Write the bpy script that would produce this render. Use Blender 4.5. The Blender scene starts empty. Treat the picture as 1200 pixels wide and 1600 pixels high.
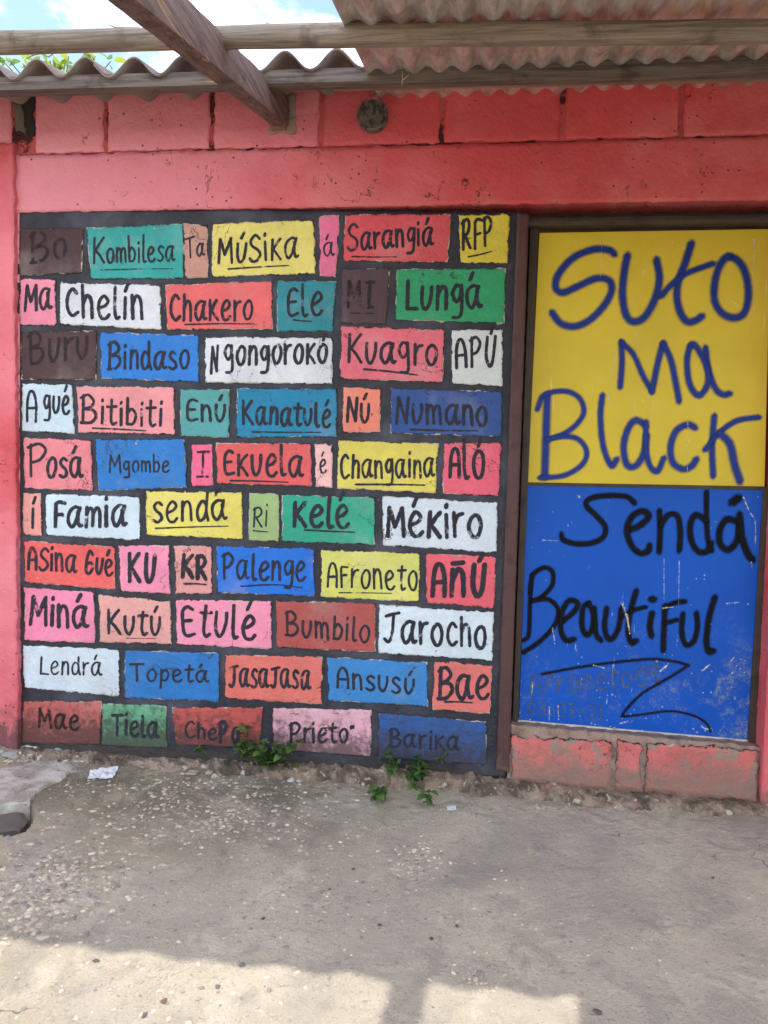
import bpy, math, random
import numpy as np
from mathutils import Vector, Matrix, noise
random.seed(7)
C = bpy.context.scene.collection
SC = bpy.context.scene
PI = math.pi

# ------------------------------------------------------------------ camera (solved from the wall's vanishing points)
FPX = 1155.0; DCAM = 2.6; HCAM = 1.12
def _n(v): v = np.array(v, float); return v/np.linalg.norm(v)
_down = _n((-520, -21000, -1155)); _left = np.array((-10000, 313, -1155.))
_left = _n(_left - _down*np.dot(_left, _down))
_X = -_left; _Z = -_down; _Y = np.cross(_Z, _X)
M2W = np.array([_X, _Y, _Z])                # camera vector -> world vector
CAMP = np.array((0.0, -DCAM, HCAM))
cam = bpy.data.cameras.new('camera'); camo = bpy.data.objects.new('camera', cam); C.objects.link(camo)
m = Matrix.Identity(4)
for r in range(3):
    for c in range(3): m[r][c] = M2W[r][c]
    m[r][3] = CAMP[r]
camo.matrix_world = m
cam.sensor_fit = 'VERTICAL'; cam.sensor_height = 36.0; cam.lens = 36*FPX/1600
cam.clip_start = 0.05; cam.clip_end = 2000
SC.camera = camo
def ray(px, py): return M2W @ np.array((px-600, 800-py, -FPX))
def W(px, py, d=0.0):                        # pixel -> point on the plane d metres in front of the wall
    v = ray(px, py); t = (-d-CAMP[1])/v[1]; p = CAMP+t*v
    return (p[0], p[2])
def G(px, py, z=0.0):                        # pixel -> point on a level plane
    v = ray(px, py); t = (z-CAMP[2])/v[2]; p = CAMP+t*v
    return (p[0], p[1])

# ------------------------------------------------------------------ light
E = W(575, 108, .3); Gs = G(905, 1556)
sdir = Vector((Gs[0]-E[0], Gs[1]+.3, -E[1])).normalized()
sun = bpy.data.lights.new('sun', 'SUN'); sun.energy = 2.0; sun.angle = math.radians(.6); sun.color = (1, .93, .82)
suno = bpy.data.objects.new('sun', sun); C.objects.link(suno)
suno.rotation_euler = sdir.to_track_quat('-Z', 'Y').to_euler(); suno.location = (0, 3, 8)
SC.view_settings.view_transform = 'Standard'; SC.view_settings.look = 'None'
SC.view_settings.gamma = 1; SC.view_settings.use_curve_mapping = False
SC.view_settings.exposure = 1.0

# ------------------------------------------------------------------ node helpers
def S(r, g, b, k=1.0):
    f = lambda c: ((c/255)/12.92 if c/255 <= .04045 else ((c/255+.055)/1.055)**2.4)*k
    return (f(r), f(g), f(b), 1)
class T:
    def __init__(s, tree): s.t = tree; tree.nodes.clear()
    def n(s, typ, ins=None, **pr):
        nd = s.t.nodes.new(typ)
        for k, v in pr.items(): setattr(nd, k, v)
        for k, v in (ins or {}).items():
            if isinstance(v, bpy.types.NodeSocket): s.t.links.new(v, nd.inputs[k])
            else: nd.inputs[k].default_value = v
        return nd
    def noise(s, co, sc, det=4, rough=.55, dist=0):
        return s.n('ShaderNodeTexNoise', {'Vector': co, 'Scale': sc, 'Detail': det, 'Roughness': rough, 'Distortion': dist}).outputs['Fac']
    def ramp(s, f, a, b, va=0.0, vb=1.0, smooth=True):
        nd = s.n('ShaderNodeMapRange', {'Value': f, 'From Min': a, 'From Max': b, 'To Min': va, 'To Max': vb})
        if smooth: nd.interpolation_type = 'SMOOTHSTEP'
        return nd.outputs[0]
    def math(s, op, a, b=0.0): return s.n('ShaderNodeMath', {0: a, 1: b}, operation=op).outputs[0]
    def mix(s, f, a, b, mode='MIX'):
        nd = s.n('ShaderNodeMix', data_type='RGBA', blend_type=mode)
        for i, v in ((0, f), (6, a), (7, b)):
            if isinstance(v, bpy.types.NodeSocket): s.t.links.new(v, nd.inputs[i])
            else: nd.inputs[i].default_value = v
        return nd.outputs[2]
    def bumps(s, co, lst):
        prev = None
        for h, st, dist in lst:
            ins = {'Height': h, 'Strength': st, 'Distance': dist}
            if prev is not None: ins['Normal'] = prev
            prev = s.n('ShaderNodeBump', ins).outputs[0]
        return prev
    def out(s, sh): s.n('ShaderNodeOutputMaterial', {'Surface': sh})
    def bsdf(s, **k):
        return s.n('ShaderNodeBsdfPrincipled', {a.replace('_', ' '): b for a, b in k.items()}).outputs[0]
def mat(name):
    m = bpy.data.materials.new(name); m.use_nodes = True; return m, T(m.node_tree)

# ------------------------------------------------------------------ world: daylight sky with broken white cloud
w = bpy.data.worlds.new('World'); SC.world = w; w.use_nodes = True
t = T(w.node_tree)
sky = t.n('ShaderNodeTexSky', sky_type='NISHITA', sun_disc=False)
sky.sun_elevation = math.asin(-sdir.z); sky.sun_rotation = math.atan2(-sdir.x, -sdir.y)
sky.air_density = 1.0; sky.dust_density = .4
co = t.n('ShaderNodeTexCoord').outputs['Generated']
cm = t.ramp(t.noise(t.n('ShaderNodeMapping', {'Vector': co, 'Location': (1.3, .2, .1), 'Scale': (1, 1, 2.2)}).outputs[0], 2.1, 8, .6, .3), .47, .62)
cl = t.mix(cm, sky.outputs[0], (15.5, 15.3, 15.0, 1))
bg = t.n('ShaderNodeBackground', {'Color': cl, 'Strength': .145})
t.n('ShaderNodeOutputWorld', {'Surface': bg.outputs[0]})

# ------------------------------------------------------------------ materials
def surf(name, base=None, var=.16, vscale=5, tint=None, chips=None, cracks=None, grime=None, rough=.75, bump=((60, .5, .002), (260, .35, .0006)), metal=0.0, patches=None, spec=.35, edgewear=False, grain=0.0, pits=0, haze_or_fade=None):
    """layered weathered surface with optional painted haze along x: base=None takes the object's own colour"""
    m, t = mat(name)
    co = t.n('ShaderNodeTexCoord').outputs['Object']
    if base is None:
        oi = t.n('ShaderNodeObjectInfo'); c = oi.outputs['Color']
    else: c = base
    n1 = t.noise(co, vscale, 6, .6)
    v = t.ramp(n1, .25, .75, 1-var, 1+var, False)
    v2 = t.ramp(t.noise(co, vscale*9, 4, .65), .3, .7, 1-var*.5, 1+var*.5, False)
    vv = t.math('MULTIPLY', v, v2)
    cc = t.n('ShaderNodeCombineColor', {0: vv, 1: vv, 2: vv}).outputs[0]
    c = t.mix(1.0, c, cc, 'MULTIPLY')
    if tint: c = t.mix(t.ramp(t.noise(co, tint[1], 5, .6), tint[2], tint[3], 0, tint[4]), c, tint[0])
    if haze_or_fade:  # pale pink ramp along x: lens haze put into the wall colour
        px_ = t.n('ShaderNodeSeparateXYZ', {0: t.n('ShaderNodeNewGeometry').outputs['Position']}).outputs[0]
        fm = t.math('ADD', t.ramp(px_, haze_or_fade[1], haze_or_fade[2], 1, 0, False), t.math('MULTIPLY', t.math('SUBTRACT', t.noise(co, 2.2, 6, .65), .5), .8))
        c = t.mix(t.ramp(fm, .1, .9, 0, haze_or_fade[3]), c, haze_or_fade[0])
    for (pc, ps, a, b) in (patches or ()):
        c = t.mix(t.ramp(t.noise(co, ps, 8, .7, .4), a, b), c, pc)
    hs = []
    if cracks:
        sc, wd, msk = cracks
        nn = t.math('ABSOLUTE', t.math('SUBTRACT', t.noise(co, sc, 9, .62, .5), .5))
        ck = t.math('MULTIPLY', t.ramp(nn, wd*.25, wd, 1, 0), t.ramp(t.noise(co, sc*.9, 4, .6, 1.0), msk, msk+.05))
        c = t.mix(ck, c, S(58, 30, 30)); hs.append((ck, -.7, .004))
    if chips:
        amt, ccol, cs = chips
        cp = t.ramp(t.noise(co, cs, 6, .7, .6), amt, amt+.02)
        c = t.mix(cp, c, ccol); hs.append((cp, -.6, .002))
    if edgewear:
        e = t.n('ShaderNodeSeparateXYZ', {0: t.n('ShaderNodeUVMap').outputs[0]}).outputs[0]
        ew = t.math('ADD', t.math('MULTIPLY', e, .38), t.noise(co, 55, 6, .75))
        ew = t.ramp(ew, .80, .84)
        c = t.mix(ew, c, t.mix(t.ramp(t.noise(co, 13, 3), .5, .56), S(46, 46, 54), S(196, 188, 172)))
        hs.append((ew, -.5, .0015))
    if grain:
        gn = t.noise(co, 150, 5, .8); c = t.mix(t.ramp(gn, .60, .72, 0, grain), c, S(228, 222, 214)); c = t.mix(t.ramp(gn, .40, .30, 0, grain), c, S(70, 58, 56))
    if pits:
        pv = t.n('ShaderNodeTexVoronoi', {'Vector': co, 'Scale': 34}).outputs['Distance']
        pm = t.math('MULTIPLY', t.ramp(pv, .10, .17, 1, 0), t.ramp(t.noise(co, 6, 5, .7), pits, pits+.05))
        c = t.mix(pm, c, S(92, 50, 50)); hs.append((pm, -.9, .004))
    if grime:
        z0, z1, gc, gs = grime
        z = t.n('ShaderNodeSeparateXYZ', {0: t.n('ShaderNodeNewGeometry').outputs['Position']}).outputs[2]
        gm = t.math('ADD', t.ramp(z, z0, z1, .55, -.35, False), t.noise(co, gs, 8, .75, .3))
        gm = t.ramp(gm, .50, .80, 0, .82)
        c = t.mix(gm, c, gc)
    for (sc, st, di) in bump: hs.append((t.noise(co, sc, 5, .6), st, di))
    nrm = t.bumps(co, hs)
    rr = t.ramp(t.noise(co, vscale*4, 3), .3, .7, rough-.1, rough+.1, False)
    t.out(t.bsdf(Base_Color=c, Roughness=rr, Normal=nrm, Metallic=metal, Specular_IOR_Level=spec))
    return m
RED = S(208, 92, 98)
BUMPW = ((20, .6, .009), (70, .85, .005), (190, .8, .0022))
M = {}
M['brick'] = surf('mural_brick_paint', None, .15, 6, (S(200, 190, 186), 4, .52, .75, .22), (.71, S(205, 196, 178), 16), (5, .006, .56), (-.03, .42, S(62, 54, 50), 34), .6, BUMPW, edgewear=True, grain=.16)
M['brick_dark'] = M['brick']
M['black'] = surf('mural_black_paint', S(43, 45, 55), .35, 7, (S(96, 98, 114), 5, .45, .75, .55), (.70, S(170, 160, 145), 24), None, (.0, .14, S(66, 58, 50), 22), .5, BUMPW, grain=.10)
M['red'] = surf('red_wall_paint', S(214, 100, 112), .12, 2.2, (S(226, 142, 152), 2.5, .42, .66, .6), (.73, S(150, 105, 92), 14), (3.2, .005, .58), (-.05, .36, S(70, 58, 54), 16), .6, BUMPW, grain=.10, pits=.52, haze_or_fade=(S(232, 156, 172), -1.9, .1, .75))  # paler left-hand red, its pink ramp is haze painted into the colour
M['pillar'] = surf('pillar_paint', S(206, 84, 92), .12, 2.6, (S(232, 140, 154), 1.3, .38, .62, .75), (.73, S(150, 105, 92), 14), (3.2, .005, .56), (-.05, .40, S(70, 58, 54), 16), .6, BUMPW, grain=.12, pits=.5)
M['red_deep'] = surf('deep_red_paint', S(208, 82, 88), .14, 2.2, (S(220, 124, 128), 3, .42, .66, .6), (.74, S(150, 105, 92), 14), (3.2, .005, .58), (-.05, .26, S(110, 92, 86), 14), .58, BUMPW, grain=.10, pits=.52, haze_or_fade=(S(232, 156, 172), -1.9, .1, .75))  # deeper red for the right, same painted haze ramp towards the left
M['lintel'] = surf('crumbling_lintel_paint', S(208, 82, 88), .14, 2.2, (S(220, 124, 128), 3, .42, .66, .6), (.74, S(150, 105, 92), 14), (3.2, .005, .55), (1.93, 2.12, S(176, 122, 112), 13), .58, BUMPW, grain=.10, pits=.48, haze_or_fade=(S(232, 156, 172), -1.9, .1, .75))  # tan crumbling is real, the pink ramp is painted haze
M['pinkbase'] = surf('worn_pink_paint', S(206, 112, 108), .2, 5, None, (.54, S(156, 132, 120), 10), (6, .008, .5), (-.03, .34, S(140, 116, 106), 12), .8, ((26, .8, .010), (90, .9, .005), (220, .7, .002)), grain=.15, edgewear=True)
M['joint'] = surf('rough_mortar_joint', S(196, 88, 94), .2, 14, (S(52, 26, 30), 13, .50, .60, .95), None, None, None, .9, ((40, .9, .008), (140, .8, .003)))
M['mortar'] = surf('grey_mortar', S(158, 134, 122), .28, 12, (S(100, 84, 76), 18, .5, .7, .8), None, None, None, .9, ((45, .8, .006), (160, .8, .002)))
M['footing'] = surf('rough_footing', S(160, 142, 126), .3, 10, (S(84, 72, 62), 14, .42, .62, .85), (.60, S(200, 190, 178), 26), None, None, .92, ((34, 1.0, .014), (120, 1.0, .006)), patches=[(S(160, 112, 104), 5, .62, .68)], grain=.3)
M['fibre'] = surf('fibre_cement', S(132, 120, 118), .2, 8, (S(95, 84, 84), 10, .45, .7, .6), None, None, None, .85, ((60, .4, .002), (200, .3, .0008)))
M['postbrown'] = surf('brown_post_paint', S(84, 56, 56), .18, 10, (S(60, 42, 44), 20, .5, .7, .7), (.72, S(170, 150, 130), 20), None, (.0, .2, S(110, 92, 82), 14), .55, ((40, .4, .003), (180, .4, .001)))
M['frame'] = surf('dark_door_frame', S(66, 56, 50), .2, 12, (S(40, 34, 32), 15, .5, .7, .7), None, None, None, .6, ((60, .3, .002),))
M['alu'] = surf('grey_bottom_rail', S(205, 200, 188), .15, 14, (S(110, 104, 96), 25, .5, .7, .7), None, None, None, .55, ((80, .3, .001),))
M['slab'] = surf('pale_concrete', S(206, 202, 194), .12, 6, (S(156, 148, 134), 9, .42, .62, .85), (.62, S(128, 118, 104), 18), (3, .004, .5), None, .9, ((24, .8, .012), (80, .9, .006), (200, .7, .002)), grain=.35)
M['stone'] = surf('pebble_stone', None, .25, 30, None, None, None, None, .85, ((90, .5, .003),))
M['fitting'] = surf('grimy_metal', S(112, 104, 100), .3, 30, (S(56, 50, 52), 45, .42, .6, .9), None, None, None, .6, ((120, .5, .001),))
M['plastic'] = surf('white_plastic_film', S(225, 226, 230), .08, 20, None, None, None, None, .3, ((40, .3, .003),), spec=.6)
M['bluecap'] = surf('blue_plastic', S(90, 120, 175), .15, 40, None, None, None, None, .4, ((90, .2, .001),))

def wood(name, c1, c2, axis='X', rough=.85):
    m, t = mat(name)
    co = t.n('ShaderNodeTexCoord').outputs['Object']
    scl = (1.6, 34, 34) if axis == 'X' else (34, 1.4, 34)
    mp = t.n('ShaderNodeMapping', {'Vector': co, 'Scale': scl}).outputs[0]
    g = t.noise(mp, 2.2, 8, .7, .6)
    c = t.mix(t.ramp(g, .32, .68), c1, c2)
    c = t.mix(t.ramp(t.noise(co, 9, 5, .6), .55, .72, 0, .6), c, S(60, 50, 46))
    c = t.mix(t.ramp(t.noise(mp, 1.1, 6, .6), .62, .67, 0, .75), c, S(170, 142, 112))
    nrm = t.bumps(co, [(g, .7, .004), (t.noise(mp, 8, 4), .5, .0015)])
    t.out(t.bsdf(Base_Color=c, Roughness=rough, Normal=nrm, Specular_IOR_Level=.25))
    return m
M['pole'] = wood('weathered_pole_wood', S(158, 148, 138), S(104, 94, 86))
M['batten'] = wood('dark_batten_wood', S(124, 114, 108), S(76, 70, 70))
M['lip'] = wood('brown_lip_wood', S(158, 128, 110), S(120, 96, 84))
M['rafter'] = wood('rafter_wood', S(132, 110, 106), S(84, 72, 74), 'Y')

def galv():
    m, t = mat('galvanised_sheet')
    co = t.n('ShaderNodeTexCoord').outputs['Object']
    mp = t.n('ShaderNodeMapping', {'Vector': co, 'Scale': (6, 1.2, 6)}).outputs[0]
    c = t.mix(t.ramp(t.noise(mp, 4, 8, .7), .35, .65), S(222, 220, 218), S(166, 158, 158))
    c = t.mix(t.ramp(t.noise(co, 6, 6, .7), .58, .7, 0, .7), c, S(156, 124, 112))
    r = t.ramp(t.noise(mp, 9, 5), .3, .7, .3, .5, False)
    t.out(t.bsdf(Base_Color=c, Roughness=r, Metallic=.4, Normal=t.bumps(co, [(t.noise(mp, 12, 4), .35, .0015)])))
    return m
M['galv'] = galv()

def door_mat(name, base, specks, dirt, st_amt=1.0):
    m, t = mat(name)
    co = t.n('ShaderNodeTexCoord').outputs['Object']
    v = t.ramp(t.noise(co, 3, 5, .6), .3, .7, .88, 1.1, False)
    c = t.mix(1.0, base, t.n('ShaderNodeCombineColor', {0: v, 1: v, 2: v}).outputs[0], 'MULTIPLY')
    mp = t.n('ShaderNodeMapping', {'Vector': co, 'Scale': (22, 22, .9)}).outputs[0]
    st = t.ramp(t.noise(mp, 2.0, 4, .6), .69, .73, 0, .55)
    c = t.mix(st, c, dirt)
    vo = t.n('ShaderNodeTexVoronoi', {'Vector': co, 'Scale': 75, 'Randomness': 1.0}); vc = t.n('ShaderNodeSeparateColor', {0: vo.outputs['Color']}).outputs[0]; rad = t.ramp(vc, .45, 1, .0, .34, False); 
    z = t.n('ShaderNodeSeparateXYZ', {0: t.n('ShaderNodeNewGeometry').outputs['Position']}).outputs[2]
    dens = t.math('ADD', t.noise(co, 7, 5, .7), t.ramp(z, .25, .75, .13, 0, False))
    sp = t.math('MULTIPLY', t.math('LESS_THAN', t.math('ADD', vo.outputs['Distance'], t.math('MULTIPLY', t.noise(co, 260, 3), .15)), rad), t.ramp(dens, specks, specks+.04))
    c = t.mix(sp, c, dirt)
    xx = t.n('ShaderNodeSeparateXYZ', {0: t.n('ShaderNodeNewGeometry').outputs['Position']}).outputs[0]
    rub = t.math('MULTIPLY', t.ramp(z, .75, .25), t.ramp(xx, .55, .95, .35, 1))
    rub = t.math('MULTIPLY', rub, t.math('MULTIPLY', t.ramp(t.noise(co, 9, 9, .8, .5), .48, .64, 0, 1), t.ramp(t.noise(co, 85, 6, .8), .42, .58, .05, .9)))
    c = t.mix(t.math('MULTIPLY', rub, st_amt), c, S(140, 150, 150))
    sc_ = t.n('ShaderNodeMapping', {'Vector': co, 'Rotation': (0, .5, 0), 'Scale': (50, 50, 7)}).outputs[0]
    scr = t.ramp(t.noise(sc_, 1.4, 4, .7), .70, .72, 0, .85); c = t.mix(scr, c, dirt)
    ch = t.ramp(t.math('ADD', t.noise(co, 26, 8, .75, .8), t.ramp(z, .25, .6, .10, 0, False)), .735, .755)
    c = t.mix(ch, c, dirt)
    nrm = t.bumps(co, [(t.noise(co, 4, 2), .35, .01), (sp, .3, .001), (t.noise(co, 160, 3), .12, .0005)])
    t.out(t.bsdf(Base_Color=c, Roughness=.5, Normal=nrm, Specular_IOR_Level=.25))
    return m
M['yellow'] = door_mat('yellow_door_paint', S(208, 186, 58), .66, S(226, 214, 160), .0)
M['blue'] = door_mat('blue_door_paint', S(0, 80, 182), .58, S(168, 176, 180))

def ink(name, col, a0, a1, nz, rough=.55, amax=1.0, haze_or_fade=0.0, bump=True, coarse=18, mottle=.35):
    m, t = mat(name)
    co = t.n('ShaderNodeTexCoord').outputs['Object']
    e = t.n('ShaderNodeSeparateXYZ', {0: t.n('ShaderNodeUVMap').outputs[0]}).outputs[0]
    nn = t.math('MULTIPLY', t.math('SUBTRACT', t.noise(co, 190, 4, .7), .5), nz)
    al = t.ramp(t.math('ADD', e, nn), a0, a1, amax, 0)
    if haze_or_fade: al = t.math('MULTIPLY', al, t.ramp(t.noise(co, coarse, 7, .75), .5-haze_or_fade, .62-haze_or_fade, 0, 1))
    hs = [(t.noise(co, s_, 5, .6), a, b) for s_, a, b in (BUMPW if bump else ((160, .1, .0005),))]
    c = t.mix(t.ramp(t.noise(co, 30, 4), .4, .7, 0, mottle), col, (col[0]*1.9+.01, col[1]*1.9+.01, col[2]*1.9+.012, 1))  # letter colour mottled lighter by noise
    sh = t.bsdf(Base_Color=c, Roughness=rough, Normal=t.bumps(co, hs), Alpha=al, Specular_IOR_Level=.2)
    t.out(sh); return m
M['ink'] = ink('brushed_black_letters', S(44, 44, 54), .82, .95, .5, haze_or_fade=.17)
M['ink_faded'] = ink('worn_black_letters', S(40, 34, 36), .75, .95, .7, haze_or_fade=.11, amax=.92)
M['ink_dark'] = ink('black_letters_on_brown', S(48, 38, 44), .7, .98, .5, haze_or_fade=.12, amax=.9)
M['spray_blue'] = ink('blue_spray_letters', S(24, 52, 132), .16, 1.0, .08, .5, haze_or_fade=0, bump=False, mottle=.1)
M['spray_black'] = ink('black_spray_letters', S(2, 3, 8), .2, 1.0, .08, .7, haze_or_fade=.3, bump=False, coarse=40, mottle=0)
M['spray_thin'] = ink('thin_black_spray', S(4, 6, 14), .05, 1.0, .12, .5, haze_or_fade=.22, bump=False, amax=.9, coarse=30)
M['ghost'] = ink('faded_grey_letters', S(80, 92, 118), .4, 1.0, .5, .6, haze_or_fade=.09, bump=False, amax=.75, coarse=60)

def leafmat(name, a, b):
    m, t = mat(name)
    co = t.n('ShaderNodeTexCoord').outputs['Object']
    oi = t.n('ShaderNodeObjectInfo').outputs['Random']
    c = t.mix(t.ramp(t.math('ADD', t.noise(co, 30, 3), t.math('MULTIPLY', oi, .5)), .4, 1.0), a, b)
    bs = t.n('ShaderNodeBsdfPrincipled', {'Base Color': c, 'Roughness': .5, 'Specular IOR Level': .35}).outputs[0]
    tr = t.n('ShaderNodeBsdfTranslucent', {'Color': c}).outputs[0]
    t.out(t.n('ShaderNodeMixShader', {0: .35, 1: bs, 2: tr}).outputs[0]); return m
M['leaf'] = leafmat('weed_leaf', S(50, 86, 42), S(104, 134, 72))
M['leaf_dark'] = leafmat('dark_weed_leaf', S(38, 72, 40), S(80, 116, 56))
M['leaf_tree'] = leafmat('tree_leaf', S(110, 150, 90), S(180, 200, 90))
M['stem'] = surf('green_stem', S(120, 128, 76), .2, 20, None, None, None, None, .7, ((60, .2, .001),))
M['bark'] = surf('tree_bark', S(100, 86, 70), .3, 10, None, None, None, None, .9, ((30, .8, .01),))

def pavement_mat():
    m, t = mat('worn_pavement')
    co = t.n('ShaderNodeTexCoord').outputs['Object']
    xyz = t.n('ShaderNodeSeparateXYZ', {0: co}); x, y = xyz.outputs[0], xyz.outputs[1]
    c = t.mix(t.ramp(t.noise(co, 2.6, 7, .62, .5), .38, .62), S(188, 176, 160), S(204, 190, 170))
    c = t.mix(t.ramp(t.noise(co, 6, 8, .7, .8), .5, .64, 0, .8), c, S(174, 163, 150))
    c = t.mix(t.ramp(t.noise(t.n('ShaderNodeMapping', {'Vector': co, 'Location': (3, 1, 0)}).outputs[0], 5, 8, .72, .8), .55, .68, 0, .75), c, S(216, 204, 184))
    # yellow-brown silt on the left, damp moss near the wall
    left = t.math('MULTIPLY', t.ramp(x, -.4, -1.3), t.ramp(t.noise(co, 4, 6, .65), .4, .6))
    c = t.mix(t.math('MULTIPLY', left, .6), c, S(190, 174, 138))
    mx = t.math('MULTIPLY', t.ramp(x, -1.75, -1.35), t.ramp(x, .1, -.7))
    moss = t.math('MULTIPLY', t.math('MULTIPLY', t.ramp(y, -.85, -.12), mx), t.ramp(t.noise(co, 3.6, 9, .78, .4), .34, .56))
    c = t.mix(t.math('MULTIPLY', moss, .9), c, S(112, 106, 86))
    c = t.mix(t.math('MULTIPLY', t.ramp(y, -.22, -.04), t.ramp(t.noise(co, 7, 8, .75), .3, .55, 0, .55)), c, S(140, 124, 106))
    # embedded aggregate
    vo = t.n('ShaderNodeTexVoronoi', {'Vector': co, 'Scale': 95}); 
    vo2 = t.n('ShaderNodeTexVoronoi', {'Vector': co, 'Scale': 38})
    a1 = t.math('MULTIPLY', t.ramp(vo.outputs['Distance'], .28, .40, 1, 0), t.ramp(t.noise(co, 5, 4), .42, .56))
    hue = t.n('ShaderNodeSeparateColor', {0: vo.outputs['Color']}).outputs[0]
    ac = t.mix(hue, S(140, 134, 128), S(214, 202, 178))
    c = t.mix(t.math('MULTIPLY', a1, .4), c, ac)
    h2 = t.n('ShaderNodeSeparateColor', {0: vo2.outputs['Color']}).outputs[1]
    a2 = t.math('MULTIPLY', t.ramp(vo2.outputs['Distance'], .18, .27, 1, 0), t.ramp(h2, .86, .88))
    c = t.mix(t.math('MULTIPLY', a2, .35), c, S(140, 136, 132))
    pit = t.ramp(t.noise(co, 55, 4, .75), .62, .7)
    c = t.mix(t.math('MULTIPLY', pit, .5), c, S(96, 86, 76))
    gr = t.noise(co, 210, 4, .8)
    c = t.mix(t.ramp(gr, .56, .70, 0, .45), c, S(222, 214, 202)); c = t.mix(t.ramp(gr, .44, .32, 0, .55), c, S(104, 96, 90))
    md = t.noise(co, 42, 7, .78); c = t.mix(t.ramp(md, .56, .66, 0, .4), c, S(140, 130, 120)); c = t.mix(t.ramp(md, .43, .34, 0, .35), c, S(214, 204, 188))
    nn = t.math('ABSOLUTE', t.math('SUBTRACT', t.noise(co, 1.1, 6, .5, .3), .5))
    ck = t.math('MULTIPLY', t.ramp(nn, .0006, .0022, 1, 0), t.ramp(t.noise(co, 1.3, 3, .6), .52, .60))
    c = t.mix(t.math('MULTIPLY', ck, .75), c, S(84, 76, 68))
    sn = t.ramp(t.noise(co, 3.4, 7, .7, 1.2), .60, .70, 0, .38); c = t.mix(sn, c, S(122, 112, 100)); bl = t.noise(co, 1.5, 7, .68, .6); c = t.mix(t.ramp(bl, .50, .64, 0, .45), c, S(142, 136, 130))
    c = t.mix(1.0, c, (1.10, 1.14, 1.15, 1), 'MULTIPLY')
    nrm = t.bumps(co, [(ck, -.8, .006), (md, .8, .006), (gr, .7, .0025), (t.noise(co, 12, 6, .7), .8, .014), (t.noise(co, 70, 6, .75), .9, .007), (a1, .5, .002), (a2, .5, .003), (t.noise(co, 300, 4), .5, .0008)])
    t.out(t.bsdf(Base_Color=c, Roughness=.9, Normal=nrm, Specular_IOR_Level=.25)); return m
M['pave'] = pavement_mat()
M['earth'] = surf('street_ground', S(170, 152, 124), .12, 1.5, (S(140, 128, 108), .6, .4, .7, .6), None, None, None, .95, ((8, .5, .02), (60, .6, .006)))
M['dark'] = surf('painted_gap_shade', S(52, 48, 52), .3, 20, None, None, None, None, .95, ((60, .8, .005),))  # dark fill for the gap, its shade put into the colour
M['inside'] = surf('bare_block_inside', S(110, 104, 98), .2, 5, None, None, None, None, .95, ((40, .5, .004),))

# ------------------------------------------------------------------ object helpers
def obj(name, verts, faces, m, parent=None, smooth=False, color=None, uv=None, label=None, kind=None):
    me = bpy.data.meshes.new(name)
    if parent is not None:
        L = world_loc(parent); verts = [(v[0]-L[0], v[1]-L[1], v[2]-L[2]) for v in verts]
    me.from_pydata([tuple(map(float, v)) for v in verts], [], faces)
    if smooth: me.polygons.foreach_set('use_smooth', [True]*len(me.polygons))
    if uv is not None:
        l = me.uv_layers.new(name='UVMap'); idx = np.empty(len(me.loops), dtype=np.int32); me.loops.foreach_get('vertex_index', idx)
        a = np.zeros((len(idx), 2), dtype=np.float32); a[:, 0] = np.array(uv, dtype=np.float32)[idx]
        l.data.foreach_set('uv', a.ravel())
    me.materials.append(m); me.update()
    o = bpy.data.objects.new(name, me); C.objects.link(o)
    if parent is not None: o.parent = parent
    if color is not None: o.color = color
    if label: o['label'] = label
    if kind: o['kind'] = kind
    return o
def world_loc(o):
    L = Vector((0, 0, 0))
    while o is not None: L += o.location; o = o.parent
    return L
def thing(name, label, cat, loc=(0, 0, 0), group=None):
    o = bpy.data.objects.new(name, None); C.objects.link(o); o.location = loc; o.empty_display_size = .1
    o['label'] = label; o['category'] = cat
    if group: o['group'] = group
    return o
def tag(o, label, cat, group=None):
    o['label'] = label; o['category'] = cat
    if group: o['group'] = group
    return o
def nz(x, y, z=0.0): return noise.noise(Vector((x, y, z)))
def hgt(x, z): return .0030*nz(x*5.3+3, z*5.3, 1.7)+.0013*nz(x*17, z*17, 5)+.0006*nz(x*42, z*42, 9)

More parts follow.
